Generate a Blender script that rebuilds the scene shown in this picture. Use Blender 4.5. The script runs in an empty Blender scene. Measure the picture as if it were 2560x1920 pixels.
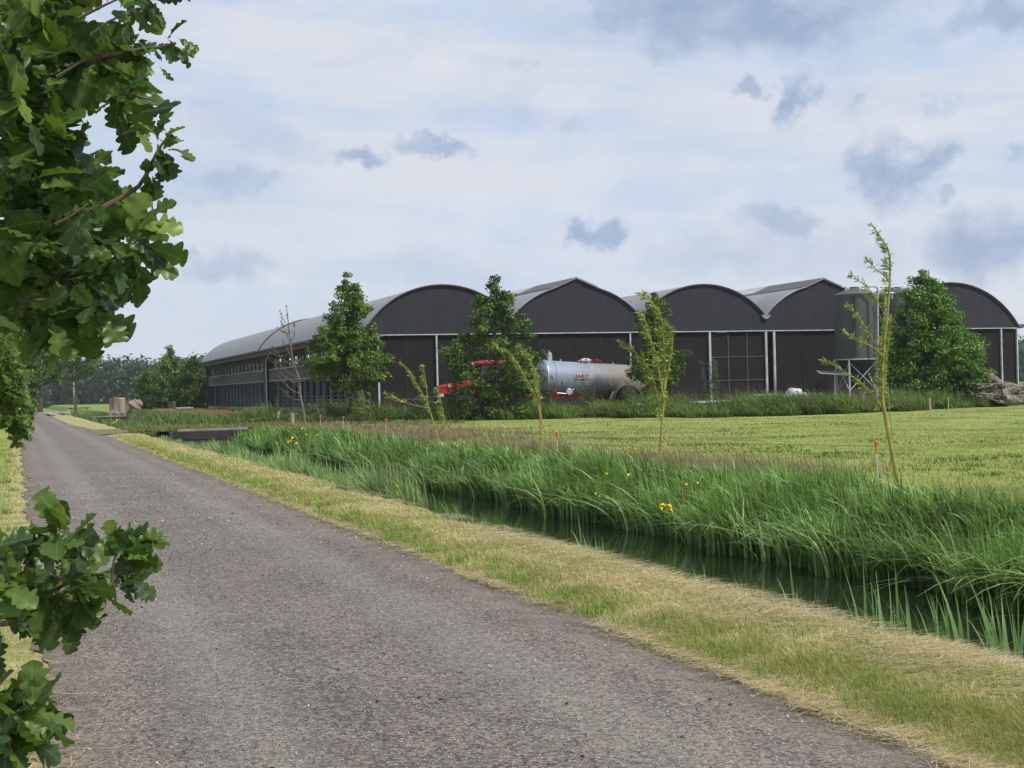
import bpy, math, random
import numpy as np
R = math.radians
rng = np.random.default_rng(11)
random.seed(5)
C = bpy.context.scene.collection
sc = bpy.context.scene

# ------------------------------------------------------------------ camera
# world axes: +Y runs along the road and the barn's long side, +X to the right across the ditch
TH = R(19.0); FPX = 3600.0; CAMH = 1.55
FW = np.array([math.sin(TH), math.cos(TH), 0.0]); RT = np.array([math.cos(TH), -math.sin(TH), 0.0]); UP = np.array([0, 0, 1.0])
ROLL = R(1.4); PITCH = 12 / 3600.0
def ray(px, py):
    x = (px - 1280) / FPX; y = -(py - 960) / FPX
    cr, sr = math.cos(-ROLL), math.sin(-ROLL)
    X = x * cr - y * sr; Z = x * sr + y * cr
    cp, sp = math.cos(PITCH), math.sin(PITCH)
    Y = cp - Z * sp; Z = sp + Z * cp
    return RT * X + FW * Y + UP * Z
def at(px, py, d):                       # point on that line of sight at d metres in front of the camera
    r = ray(px, py); return np.array([0, 0, CAMH]) + r * (d / np.dot(r, FW))
def onz(px, py, z=0.0):
    r = ray(px, py); t = (z - CAMH) / r[2]; return np.array([0, 0, CAMH]) + r * t
cam = bpy.data.cameras.new('camera'); co = bpy.data.objects.new('camera', cam); C.objects.link(co)
from mathutils import Matrix, Vector
a0 = ray(1280, 960); ax = ray(2280, 960) - a0; ay = ray(1280, -40) - a0
ax /= np.linalg.norm(ax); ay /= np.linalg.norm(ay); az = -a0 / np.linalg.norm(a0)
co.matrix_world = Matrix(((ax[0], ay[0], az[0], 0), (ax[1], ay[1], az[1], 0), (ax[2], ay[2], az[2], CAMH), (0, 0, 0, 1)))
cam.sensor_width = 36; cam.lens = FPX / 2560 * 36; cam.clip_start = 0.05; cam.clip_end = 6000
sc.camera = co
sc.view_settings.view_transform = 'Standard'; sc.view_settings.look = 'None'
sc.view_settings.exposure = 0.28; sc.view_settings.gamma = 1.0

# ------------------------------------------------------------------ node helper
def lin(r, g, b):
    f = lambda c: (c / 255 / 12.92) if c / 255 <= 0.04045 else ((c / 255 + 0.055) / 1.055) ** 2.4
    return (f(r), f(g), f(b), 1.0)
class NT:
    def __init__(s, tree): s.t = tree; s.n = tree.nodes; s.l = tree.links
    def _in(s, sock, v):
        if v is None: return
        if hasattr(v, 'is_output'): s.l.new(v, sock)
        elif isinstance(v, (tuple, list)) and len(v) == 3 and sock.type == 'RGBA': sock.default_value = (*v, 1)
        else: sock.default_value = v
    def node(s, typ, **k):
        n = s.n.new(typ)
        for a, v in k.items(): setattr(n, a, v)
        return n
    def m(s, op, a, b=None, c=None, clamp=False):
        n = s.node('ShaderNodeMath', operation=op, use_clamp=clamp)
        for i, v in enumerate((a, b, c)): s._in(n.inputs[i], v) if v is not None else None
        return n.outputs[0]
    def vm(s, op, a, b=None):
        n = s.node('ShaderNodeVectorMath', operation=op); s._in(n.inputs[0], a)
        if b is not None: s._in(n.inputs[1], b)
        return n.outputs['Value'] if op in ('LENGTH', 'DOT_PRODUCT', 'DISTANCE') else n.outputs[0]
    def mix(s, f, a, b, blend='MIX'):
        n = s.node('ShaderNodeMix', data_type='RGBA', blend_type=blend)
        s._in(n.inputs[0], f); s._in(n.inputs[6], a); s._in(n.inputs[7], b); return n.outputs[2]
    def sm(s, v, lo, hi):                 # smoothstep
        n = s.node('ShaderNodeMapRange', interpolation_type='SMOOTHSTEP')
        s._in(n.inputs[0], v); n.inputs[1].default_value = lo; n.inputs[2].default_value = hi
        n.inputs[3].default_value = 0; n.inputs[4].default_value = 1; return n.outputs[0]
    def coord(s, k='Object'): return s.node('ShaderNodeTexCoord').outputs[k]
    def sep(s, v): n = s.node('ShaderNodeSeparateXYZ'); s._in(n.inputs[0], v); return n.outputs
    def comb(s, x, y, z):
        n = s.node('ShaderNodeCombineXYZ')
        for i, v in enumerate((x, y, z)): s._in(n.inputs[i], v)
        return n.outputs[0]
    def noise(s, vec, scale, detail=4, rough=.55, out=0):
        n = s.node('ShaderNodeTexNoise'); s._in(n.inputs['Vector'], vec)
        n.inputs['Scale'].default_value = scale; n.inputs['Detail'].default_value = detail; n.inputs['Roughness'].default_value = rough
        return n.outputs[out]
    def voro(s, vec, scale, feature='F1', out='Distance'):
        n = s.node('ShaderNodeTexVoronoi', feature=feature); s._in(n.inputs['Vector'], vec); n.inputs['Scale'].default_value = scale
        return n.outputs[out]
    def attr(s, name, out='Color'): n = s.node('ShaderNodeAttribute'); n.attribute_name = name; return n.outputs[out]
    def bump(s, h, strength=.3, dist=.02):
        n = s.node('ShaderNodeBump'); s._in(n.inputs['Height'], h); n.inputs['Strength'].default_value = strength; n.inputs['Distance'].default_value = dist
        return n.outputs[0]
def newmat(name):
    m = bpy.data.materials.new(name); m.use_nodes = True; t = m.node_tree
    return m, NT(t), t.nodes['Principled BSDF'], t.nodes['Material Output']
def M(name, c1, c2=None, scale=3, rough=.7, bump=0, bscale=None, metal=0, stretch=None, spec=.3, detail=5):
    m, n, p, o = newmat(name); v = n.coord()
    if stretch: v = n.vm('MULTIPLY', v, stretch)
    c2 = c2 or tuple(x * .75 for x in c1[:3])
    col = n.mix(n.sm(n.noise(v, scale, detail), .35, .65), tuple(c1[:3]), tuple(c2[:3]))
    n.l.new(col, p.inputs['Base Color']); p.inputs['Roughness'].default_value = rough; p.inputs['Metallic'].default_value = metal
    p.inputs['Specular IOR Level'].default_value = spec
    if bump: n.l.new(n.bump(n.noise(v, bscale or scale * 4, 5), bump, .02), p.inputs['Normal'])
    return m
def foliage(name, transl=.3, rough=.5, spec=.25, veins=False):
    m, n, p, o = newmat(name); col = n.attr('tint')
    if veins:
        lf = n.sep(n.attr('leaf', 'Vector'))            # x = signed side, y = along
        u = n.m('ABSOLUTE', lf[0])
        mid = n.m('SUBTRACT', 1.0, n.sm(u, 0.004, 0.03))
        w = n.m('FRACT', n.m('SUBTRACT', n.m('MULTIPLY', lf[1], 6.0), n.m('MULTIPLY', u, 5.0)))
        side = n.m('MULTIPLY', n.m('LESS_THAN', w, .10), .5)
        v = n.m('MAXIMUM', mid, side)
        col = n.mix(n.m('MULTIPLY', v, .38), col, n.mix(.6, col, (.32, .38, .16)))
        nz = n.noise(n.coord(), 60, 2)
        col = n.mix(n.m('MULTIPLY', n.sm(nz, .5, .8), .3), col, n.mix(.5, col, (.03, .06, .02)))
    n.l.new(col, p.inputs['Base Color']); p.inputs['Roughness'].default_value = rough; p.inputs['Specular IOR Level'].default_value = spec
    tr = n.node('ShaderNodeBsdfTranslucent'); n.l.new(n.mix(.5, col, n.mix(1.0, col, (1.3, 1.5, .5), 'MULTIPLY')), tr.inputs[0])
    mx = n.node('ShaderNodeMixShader'); mx.inputs[0].default_value = transl
    n.l.new(p.outputs[0], mx.inputs[1]); n.l.new(tr.outputs[0], mx.inputs[2]); n.l.new(mx.outputs[0], o.inputs[0]); return m

# ------------------------------------------------------------------ world: pale broken cloud over a clear-sky layer
SUN_EL = R(52); sd = RT * .80 - FW * .45; sd /= np.linalg.norm(sd)
sdir = np.array([sd[0] * math.cos(SUN_EL), sd[1] * math.cos(SUN_EL), math.sin(SUN_EL)])
world = bpy.data.worlds.new("World"); sc.world = world; world.use_nodes = True
n = NT(world.node_tree); bg = world.node_tree.nodes['Background']
sky = n.node('ShaderNodeTexSky', sky_type='NISHITA'); sky.sun_disc = False; sky.sun_elevation = SUN_EL
sky.sun_rotation = math.atan2(sd[0], sd[1]); sky.air_density = 1.0; sky.dust_density = 1.5
d = n.vm('NORMALIZE', n.coord('Generated')); s3 = n.sep(d)
azi = n.m('SUBTRACT', n.m('ARCTAN2', s3[0], s3[1]), TH); ele = n.m('ARCSINE', s3[2])
p2 = n.comb(azi, ele, 0.0)
wob = n.vm('SUBTRACT', n.noise(p2, 9, 6, .62, out=1), (.5, .5, .5))
wob2 = n.vm('SUBTRACT', n.noise(p2, 38, 5, .6, out=1), (.5, .5, .5))
pd = n.vm('ADD', p2, n.vm('ADD', n.vm('MULTIPLY', wob, (.12, .07, 0)), n.vm('MULTIPLY', wob2, (.055, .035, 0))))
def dirof(px, py):
    r = ray(px, py); r = r / np.linalg.norm(r); return math.atan2(r[0], r[1]) - TH, math.asin(r[2])
def blob(px, py, rx, ry, st):
    u, w = dirof(px, py)
    dd = n.vm('LENGTH', n.vm('MULTIPLY', n.vm('SUBTRACT', pd, (u, w, 0)), (FPX / rx, FPX / ry, 0)))
    return n.m('MULTIPLY', n.m('SUBTRACT', 1.0, n.sm(dd, .34, 1.28)), st)
B = [(1850, 20, 440, 100, 1.0), (1560, 15, 130, 85, .8), (2480, 70, 170, 38, .75), (2010, 235, 62, 88, 1.0), (1865, 205, 46, 26, .7), (2235, 440, 105, 90, 1.05),
     (1510, 590, 80, 38, 1.0), (860, 412, 88, 32, .9), (1070, 372, 120, 26, .8), (590, 470, 110, 36, .5), (1940, 555, 130, 45, .75), (2180, 260, 40, 24, .45), (2330, 275, 36, 22, .45),
     (2520, 400, 50, 26, .5), (2365, 515, 36, 18, .5), (1380, 305, 90, 26, .35), (1960, 640, 320, 85, .38), (2500, 610, 190, 80, .85), (560, 660, 150, 50, .62), (440, 625, 60, 20, .5), (1130, 680, 210, 60, .22),
     (1305, 170, 40, 16, .25), (960, 130, 200, 30, .14)]
mask = None
for b in B:
    v = blob(*b); mask = v if mask is None else n.m('MAXIMUM', mask, v)
st = n.noise(n.comb(n.m('MULTIPLY', azi, 2.2), n.m('ADD', n.m('MULTIPLY', ele, 11.0), n.m('MULTIPLY', azi, .6)), 3.0), 2.1, 7, .6)
puff = n.noise(n.comb(n.m('MULTIPLY', azi, 6.0), n.m('MULTIPLY', ele, 11.0), 8.0), 2.0, 8, .6)
pale = n.mix(n.sm(st, .38, .62), lin(184, 198, 217), lin(203, 207, 216))
pale = n.mix(n.m('MULTIPLY', n.sm(puff, .5, .72), .45), pale, lin(216, 216, 223))
pale = n.mix(n.m('MULTIPLY', n.m('SUBTRACT', 1.0, n.sm(ele, .0, .2)), .55), pale, lin(205, 211, 222))
dark = n.mix(n.sm(puff, .35, .7), lin(142, 160, 189), lin(172, 184, 205))
grey = n.sm(n.noise(n.comb(n.m('MULTIPLY', azi, 3.0), n.m('MULTIPLY', ele, 6.0), 21.0), 2.4, 7, .6), .56, .72)
pale = n.mix(n.m('MULTIPLY', grey, .5), pale, lin(170, 183, 207))
mask = n.m('MULTIPLY', mask, n.m('ADD', .85, n.m('MULTIPLY', puff, .4)), clamp=True)
wisp = n.sm(n.noise(n.vm('ADD', pd, (0, -.012, 0)), 16, 5, .6), .45, .75)
dark = n.mix(n.m('MULTIPLY', wisp, .55), dark, lin(196, 203, 220))
cloud = n.mix(mask, pale, dark)
cl10 = n.vm('SCALE', cloud); cl10.node.inputs['Scale'].default_value = 10.0
gap = n.m('MULTIPLY', n.sm(n.noise(p2, 3.0, 6, .6), .45, .7), .15)
n.l.new(n.mix(n.m('SUBTRACT', .95, gap), sky.outputs[0], cl10), bg.inputs[0]); bg.inputs[1].default_value = .1

sun = bpy.data.lights.new('sun', 'SUN'); sun.energy = 3.3; sun.angle = R(4); sun.color = (1, .95, .87)
so = bpy.data.objects.new('sun', sun); C.objects.link(so)
so.rotation_euler = Vector(tuple(-sdir)).to_track_quat('-Z', 'Y').to_euler()
so.location = (0, 0, 60)

# ------------------------------------------------------------------ object helpers
def tagp(o, label=None, cat=None, group=None, kind=None):
    if label: o['label'] = label
    if cat: o['category'] = cat
    if group: o['group'] = group
    if kind: o['kind'] = kind
    return o
def thing(name, label, cat, loc, group=None):
    o = bpy.data.objects.new(name, None); C.objects.link(o); o.location = tuple(map(float, loc)); o['_o'] = [float(v) for v in loc]
    o.empty_display_size = .3; return tagp(o, label, cat, group)
class MB:
    def __init__(s): s.v = []; s.f = []; s.nv = 0
    def add(s, V, F): 
        V = np.asarray(V, float); s.v.append(V); s.f += [tuple(int(i) + s.nv for i in f) for f in F]; s.nv += len(V); return s
    def box(s, x0, x1, y0, y1, z0, z1, bev=0):
        V = [(x, y, z) for z in (z0, z1) for y in (y0, y1) for x in (x0, x1)]
        return s.add(V, [(0, 2, 3, 1), (4, 5, 7, 6), (0, 1, 5, 4), (2, 6, 7, 3), (0, 4, 6, 2), (1, 3, 7, 5)])
    def obox(s, c, ex, ey, ez):
        c = np.array(c, float); ex, ey, ez = map(lambda e: np.array(e, float), (ex, ey, ez))
        V = [c + i * ex + j * ey + k * ez for k in (-1, 1) for j in (-1, 1) for i in (-1, 1)]
        return s.add(V, [(0, 2, 3, 1), (4, 5, 7, 6), (0, 1, 5, 4), (2, 6, 7, 3), (0, 4, 6, 2), (1, 3, 7, 5)])
    def tube(s, P, r, k=8, caps=True):
        P = np.asarray(P, float); r = np.broadcast_to(np.asarray(r, float), (len(P),)); V = []; T = np.gradient(P, axis=0)
        ref = np.array([0, 0, 1.0]) if abs(T[0][2]) < .8 * np.linalg.norm(T[0]) else np.array([1.0, 0, 0])
        u = np.cross(T[0], ref); u /= np.linalg.norm(u)
        for i in range(len(P)):
            t = T[i] / (np.linalg.norm(T[i]) + 1e-9); u = u - t * np.dot(u, t); u /= np.linalg.norm(u) + 1e-9; w = np.cross(t, u)
            for j in range(k):
                a = 2 * math.pi * j / k; V.append(P[i] + r[i] * (math.cos(a) * u + math.sin(a) * w))
        F = [(i * k + j, i * k + (j + 1) % k, (i + 1) * k + (j + 1) % k, (i + 1) * k + j) for i in range(len(P) - 1) for j in range(k)]
        if caps: F += [tuple(range(k))[::-1], tuple((len(P) - 1) * k + j for j in range(k))]
        return s.add(V, F)
    def lathe(s, c, prof, k=32, axis='z', tilt=None):
        c = np.array(c, float); V = []
        for r, z in prof:
            for j in range(k):
                a = 2 * math.pi * j / k
                p = (r * math.cos(a), r * math.sin(a), z) if axis == 'z' else ((z, r * math.cos(a), r * math.sin(a)) if axis == 'x' else (r * math.cos(a), z, r * math.sin(a)))
                p = np.array(p)
                if tilt is not None: p = tilt @ p
                V.append(c + p)
        F = [(i * k + j, i * k + (j + 1) % k, (i + 1) * k + (j + 1) % k, (i + 1) * k + j) for i in range(len(prof) - 1) for j in range(k)]
        F += [tuple(range(k))[::-1], tuple((len(prof) - 1) * k + j for j in range(k))]
        return s.add(V, F)
    def prism(s, pts, axis, a0, a1):       # pts in the 2 other axes, extruded along axis
        k = len(pts); V = []
        for a in (a0, a1):
            for p, q in pts: V.append((a, p, q) if axis == 'x' else ((p, a, q) if axis == 'y' else (p, q, a)))
        return s.add(V, [tuple(range(k))[::-1], tuple(range(k, 2 * k))] + [(i, (i + 1) % k, k + (i + 1) % k, k + i) for i in range(k)])
    def obj(s, name, mat, parent=None, smooth=False, bevel=0):
        V = np.vstack(s.v); off = np.array(root_of(parent)) if parent is not None else np.zeros(3)
        me = bpy.data.meshes.new(name); me.from_pydata([tuple(p) for p in (V - off)], [], s.f); me.materials.append(mat)
        if smooth: me.polygons.foreach_set('use_smooth', [True] * len(me.polygons))
        me.update(); o = bpy.data.objects.new(name, me); C.objects.link(o)
        if parent is not None: o.parent = parent
        if bevel:
            md = o.modifiers.new('bevel', 'BEVEL'); md.width = bevel; md.segments = 2; md.limit_method = 'ANGLE'
        if smooth and hasattr(me, 'set_sharp_from_angle'): me.set_sharp_from_angle(angle=R(40))
        return o
def root_of(o):
    while o.parent is not None: o = o.parent
    return tuple(o['_o']) if '_o' in o else tuple(o.location)
def fast(name, V, F, mat, parent=None, tint=None, leaf=None, smooth=False):
    if parent is not None: V = V - np.array(root_of(parent))
    me = bpy.data.meshes.new(name); nf, k = F.shape
    me.vertices.add(len(V)); me.vertices.foreach_set('co', V.astype(np.float32).ravel())
    me.loops.add(nf * k); me.loops.foreach_set('vertex_index', F.astype(np.int32).ravel())
    me.polygons.add(nf); me.polygons.foreach_set('loop_start', np.arange(0, nf * k, k, dtype=np.int32))
    try: me.polygons.foreach_set('loop_total', np.full(nf, k, dtype=np.int32))
    except Exception: pass
    me.update(calc_edges=True)
    if tint is not None:
        at_ = me.attributes.new('tint', 'FLOAT_COLOR', 'POINT'); at_.data.foreach_set('color', np.hstack([tint, np.ones((len(tint), 1))]).astype(np.float32).ravel())
    if leaf is not None:
        at_ = me.attributes.new('leaf', 'FLOAT_VECTOR', 'POINT'); at_.data.foreach_set('vector', leaf.astype(np.float32).ravel())
    if smooth: me.polygons.foreach_set('use_smooth', np.ones(nf, dtype=bool))
    me.materials.append(mat); o = bpy.data.objects.new(name, me); C.objects.link(o)
    if parent is not None: o.parent = parent
    return o
def dup(o, loc, label=None, group=None):
    c = o.copy(); C.objects.link(c); c.location = tuple(map(float, loc))
    if label: c['label'] = label
    if group: c['group'] = group
    for ch in o.children:
        k = ch.copy(); C.objects.link(k); k.parent = c
        for g in ch.children: h = g.copy(); C.objects.link(h); h.parent = k
    return c
def palette(nn, cols, w=None, jit=.18):
    cols = np.array([c[:3] for c in cols], float); i = rng.choice(len(cols), nn, p=w); c = cols[i]
    t = rng.random((nn, 1)); j = rng.choice(len(cols), nn, p=w); c = c * (1 - .35 * t) + cols[j] * .35 * t
    return c * (1 + jit * rng.normal(size=(nn, 1))).clip(.45, 1.6)
def blades(P, H, W, lean, bend, col, tipcol=None, segs=4, prof='taper', ang=None):
    """curved grass blades; lean (n,2) unit-ish, bend (n,) 0..1.2"""
    nn = len(P); t = np.linspace(0, 1, segs + 1)[None, :, None]
    H = H[:, None, None]; bend = bend[:, None, None]
    L3 = np.concatenate([lean, np.zeros((nn, 1))], 1)[:, None, :]
    ctr = P[:, None, :] + H * (np.array([0, 0, 1.0]) * (t * (1 - .52 * bend * t * t)) + L3 * bend * t ** 1.8)
    ang = rng.random(nn) * 2 * math.pi if ang is None else ang
    sv = np.stack([np.cos(ang), np.sin(ang), np.zeros(nn)], 1)[:, None, :]
    pw = (1 - t ** 2) * .92 + .08 if prof == 'taper' else (np.sin(np.pi * (t * .8 + .2)) ** .7 * (1 - t ** 4) + .04)
    off = sv * (W[:, None, None] * .5 * pw)
    V = np.stack([ctr - off, ctr + off], 2).reshape(-1, 3)
    k = segs + 1; base = (np.arange(nn) * 2 * k)[:, None, None]
    q = np.array([[2 * i, 2 * i + 1, 2 * i + 3, 2 * i + 2] for i in range(segs)])[None]
    F = (base + q).reshape(-1, 4)
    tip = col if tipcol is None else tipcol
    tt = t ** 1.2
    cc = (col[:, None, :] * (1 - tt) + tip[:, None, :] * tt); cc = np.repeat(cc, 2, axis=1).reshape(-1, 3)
    return V, F, cc
def cards(P, size, nrm, col, aspect=.6, axis=None, fold=.18):
    """rhombic leaves: base, right, tip, left"""
    nn = len(P); nrm = nrm / np.linalg.norm(nrm, axis=1, keepdims=True)
    a = rng.normal(size=(nn, 3)) if axis is None else axis
    a = a - nrm * np.sum(a * nrm, 1, keepdims=True); a /= np.linalg.norm(a, axis=1, keepdims=True) + 1e-9
    b = np.cross(nrm, a); s = size[:, None]
    V = np.stack([P, P + a * s * .45 + b * s * aspect * .5 + nrm * s * fold, P + a * s, P + a * s * .45 - b * s * aspect * .5 + nrm * s * fold], 1).reshape(-1, 3)
    F = (np.arange(nn) * 4)[:, None] + np.arange(4)[None]
    return V, F, np.repeat(col, 4, axis=0)
class Acc:
    def __init__(s): s.V = []; s.F = []; s.T = []; s.n = 0
    def add(s, V, F, T): s.V.append(V); s.F.append(F + s.n); s.T.append(T); s.n += len(V)
    def obj(s, name, mat, parent=None, **k): return fast(name, np.vstack(s.V), np.vstack(s.F), mat, parent, np.vstack(s.T).clip(.002, 1), **k)

MF = foliage('foliage', .28, .5, .2)
MG = foliage('grass_blade', .35, .55, .2)
ML = foliage('oak_leaf', .38, .36, .32, veins=True)
M_bark = M('bark', (.11, .085, .06), (.05, .042, .032), 6, .9, .6, 20, stretch=(1, 1, .25))
M_twig = M('twig', (.17, .13, .085), (.10, .075, .055), 14, .8)
M_will = M('willow_bark', (.36, .31, .075), (.24, .23, .07), 9, .6)
M_wood = M('weathered_wood', (.42, .34, .25), (.26, .205, .15), 3, .85, .5, 14, stretch=(4, 4, .5))
M_galv = M('galvanised_steel', (.46, .50, .54), (.34, .37, .40), 5, .45, metal=.35)
M_white = M('white_post', (.52, .56, .60), (.38, .42, .46), 3, .5)

# ------------------------------------------------------------------ ground
def sstep(x, a, b): t = np.clip((x - a) / (b - a), 0, 1); return t * t * (3 - 2 * t)
def edge_n(y): return .07 * np.sin(y * .9) + .05 * np.sin(y * 2.3 + 1) + .03 * np.sin(y * 5.1)
def hgt(x, y):
    w = edge_n(y)
    z = -.95 * sstep(x + w, 4.85, 5.75) + .95 * sstep(x + w * 2, 8.1, 9.9)
    ins = np.clip(sstep(y, -60, -50), 0, 1); z = z * ins
    und = .035 * np.sin(x * .31 + 1) * np.sin(y * .23) + .02 * np.sin(x * 1.1) * np.sin(y * .9 + .5)
    z = z + und * (sstep(np.abs(x - 1.75), 2.0, 4.0)) * (1 - .0 * x)
    verge = .05 * sstep(x, 3.5, 4.2) * (1 - sstep(x, 4.5, 5.2)) + .03 * (1 - sstep(x, -.8, 0.0))
    return z + verge
def lines(*seg):
    out = []
    for a, b, st in seg: out += list(np.arange(a, b, st))
    return np.array(out + [seg[-1][1]])
gx = lines((-1600, -200, 100), (-200, -20, 12), (-20, -3, 1.0), (-3, 12, .16), (12, 30, 1.0), (30, 100, 5), (100, 1600, 100))
gy = lines((-600, -60, 60), (-60, 0, 2), (0, 130, .5), (130, 220, 5), (220, 1800, 80))
X, Y = np.meshgrid(gx, gy); Z = hgt(X, Y)
V = np.stack([X, Y, Z], -1).reshape(-1, 3); nx = len(gx); ny = len(gy)
I, J = np.meshgrid(np.arange(nx - 1), np.arange(ny - 1)); b0 = (J * nx + I).ravel()
F = np.stack([b0, b0 + 1, b0 + nx + 1, b0 + nx], 1)
m, n, p, o = newmat('ground_cover'); v = n.coord(); s = n.sep(v)
n1 = n.noise(v, .35, 6, .6); n2 = n.noise(v, 2.2, 6, .65); n3 = n.noise(v, 28, 4, .6); n4 = n.noise(n.vm('MULTIPLY', v, (1, .35, 1)), 1.1, 5, .6)
past = n.mix(n.sm(n2, .35, .68), (.20, .25, .065), (.29, .315, .095))
past = n.mix(n.m('MULTIPLY', n.sm(n1, .5, .66), .7), past, (.085, .135, .026))
past = n.mix(n.m('MULTIPLY', n.sm(n4, .55, .75), .5), past, (.25, .22, .12))
vg = n.mix(n.sm(n2, .42, .6), (.46, .39, .21), (.23, .26, .075))
vg = n.mix(n.m('MULTIPLY', n.sm(n3, .4, .7), .5), vg, (.20, .16, .09))
bx = n.m('ADD', s[0], n.m('MULTIPLY', n.m('SUBTRACT', n2, .5), .5))
inv = n.m('MULTIPLY', n.sm(bx, -40, -30), n.m('SUBTRACT', 1.0, n.sm(bx, 4.9, 5.3)))
inv = n.m('MULTIPLY', inv, n.sm(bx, -.5, .0))
col = n.mix(inv, past, vg)
bank = n.m('MULTIPLY', n.sm(bx, 5.0, 5.4), n.m('SUBTRACT', 1.0, n.sm(bx, 9.6, 10.4)))
col = n.mix(bank, col, (.035, .045, .018))
# mown dry strip beside the barn, worn yard in front of it
dry = n.m('MULTIPLY', n.m('MULTIPLY', n.sm(s[0], 9.5, 11), n.m('SUBTRACT', 1.0, n.sm(s[0], 18.3, 19.3))), n.m('MULTIPLY', n.sm(n.m('ADD', s[1], n.m('MULTIPLY', n2, 6)), 80, 84), n.m('SUBTRACT', 1.0, n.sm(s[1], 125, 140))))
col = n.mix(n.m('MULTIPLY', dry, .9), col, n.mix(n.sm(n2, .4, .6), (.40, .31, .15), (.30, .27, .11)))
yard = n.m('MULTIPLY', n.m('MULTIPLY', n.sm(s[0], 19, 22), n.m('SUBTRACT', 1.0, n.sm(s[0], 70, 75))), n.m('MULTIPLY', n.sm(s[1], 72.5, 74), n.m('SUBTRACT', 1.0, n.sm(s[1], 166, 168))))
col = n.mix(n.m('MULTIPLY', yard, .85), col, (.10, .085, .06))
far = n.sm(s[1], 150, 230); col = n.mix(n.m('MULTIPLY', far, .8), col, (.15, .23, .055))
n.l.new(col, p.inputs['Base Color']); p.inputs['Roughness'].default_value = .95; p.inputs['Specular IOR Level'].default_value = .1
n.l.new(n.bump(n.noise(v, 12, 6, .7), .7, .06), p.inputs['Normal'])
tagp(fast('ground', V, F, m, smooth=True), kind='structure')

# road
ry = lines((-30, 0, 1), (0, 60, .12), (60, 170, .5), (170, 420, 5))
def rcen(y): return -0.00055 * np.clip(y - 165, 0, None) ** 2
rl = .1 + rcen(ry) + .035 * np.sin(ry * 1.7) + .03 * np.sin(ry * 4.3 + 1) + .02 * rng.normal(size=len(ry)) + .35 * sstep(ry, 80, 100)
rr = 3.56 + rcen(ry) + .045 * np.sin(ry * 1.3 + 2) + .035 * np.sin(ry * 3.7) + .025 * rng.normal(size=len(ry)) - .45 * sstep(ry, 78, 95)
ts = np.linspace(0, 1, 9); Xr = rl[:, None] + (rr - rl)[:, None] * ts; Yr = np.repeat(ry[:, None], 9, 1); Zr = .012 + .03 * np.sin(np.pi * ts)[None] + 0 * Xr
Zr += np.clip(hgt(Xr, Yr), -.01, .05) * 0
b0 = (np.arange(len(ry) - 1)[:, None] * 9 + np.arange(8)).ravel()
m, n, p, o = newmat('worn_asphalt'); v = n.coord()
f1 = n.noise(v, .55, 5, .6); f2 = n.noise(v, 3.5, 5, .6); st = n.noise(n.vm('MULTIPLY', v, (1, .12, 1)), 1.6, 4, .55)
base = n.mix(n.sm(f1, .35, .65), (.138, .115, .099), (.192, .164, .142))
base = n.mix(n.m('MULTIPLY', n.sm(st, .5, .72), .3), base, (.085, .077, .082))
base = n.mix(n.m('MULTIPLY', n.sm(f2, .5, .75), .35), base, (.19, .165, .14))
vc = n.node('ShaderNodeTexVoronoi'); n.l.new(v, vc.inputs['Vector']); vc.inputs['Scale'].default_value = 80
cr = n.sep(vc.outputs['Color'])
stone = n.m('MULTIPLY', n.sm(cr[0], .5, .75), n.m('SUBTRACT', 1.0, n.sm(vc.outputs['Distance'], .28, .5)))
base = n.mix(n.m('MULTIPLY', stone, .9), base, n.mix(cr[1], (.46, .42, .39), (.58, .50, .42)))
dk = n.m('MULTIPLY', n.m('LESS_THAN', cr[2], .38), n.m('SUBTRACT', 1.0, n.sm(vc.outputs['Distance'], .3, .55)))
base = n.mix(n.m('MULTIPLY', dk, .9), base, (.035, .03, .028))
v2 = n.node('ShaderNodeTexVoronoi'); n.l.new(v, v2.inputs['Vector']); v2.inputs['Scale'].default_value = 38; c2 = n.sep(v2.outputs['Color'])
big = n.m('MULTIPLY', n.m('GREATER_THAN', c2[0], .90), n.m('SUBTRACT', 1.0, n.sm(v2.outputs['Distance'], .2, .34)))
base = n.mix(n.m('MULTIPLY', big, .7), base, (.50, .46, .42))
bd = n.m('MULTIPLY', n.m('GREATER_THAN', c2[1], .95), n.m('SUBTRACT', 1.0, n.sm(v2.outputs['Distance'], .22, .36)))
base = n.mix(n.m('MULTIPLY', bd, .8), base, (.04, .034, .03))
v3 = n.node('ShaderNodeTexVoronoi'); n.l.new(n.vm('ADD', v, n.vm('MULTIPLY', n.noise(v, 30, 2, .5, out=1), (.02, .02, 0))), v3.inputs['Vector']); v3.inputs['Scale'].default_value = 58; c3 = n.sep(v3.outputs['Color'])
base = n.mix(n.m('MULTIPLY', n.sm(c3[0], .35, 1.0), .38), base, (.38, .34, .30)); base = n.mix(n.m('MULTIPLY', n.sm(c3[1], .5, .9), .72), base, (.045, .037, .034))
blot = n.sm(n.noise(v, 2.6, 9, .8), .54, .66); base = n.mix(n.m('MULTIPLY', blot, .24), base, (.08, .066, .06))
trk = n.m('SUBTRACT', 1.0, n.sm(n.m('ABSOLUTE', n.m('SUBTRACT', n.m('ABSOLUTE', n.m('SUBTRACT', n.sep(v)[0], 1.75)), .78)), .12, .42)); base = n.mix(n.m('MULTIPLY', trk, .18), base, (.25, .23, .21))
sx = n.sep(v); ed = n.m('ADD', n.m('ABSOLUTE', n.m('SUBTRACT', sx[0], 1.75)), n.m('MULTIPLY', n.m('SUBTRACT', f2, .5), .8))
soil = n.m('MULTIPLY', n.sm(ed, 1.25, 1.65), n.m('LESS_THAN', sx[1], 160))
base = n.mix(n.m('MULTIPLY', soil, .55), base, n.mix(n.sm(f2, .4, .6), (.10, .08, .07), (.19, .155, .12)))
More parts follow.
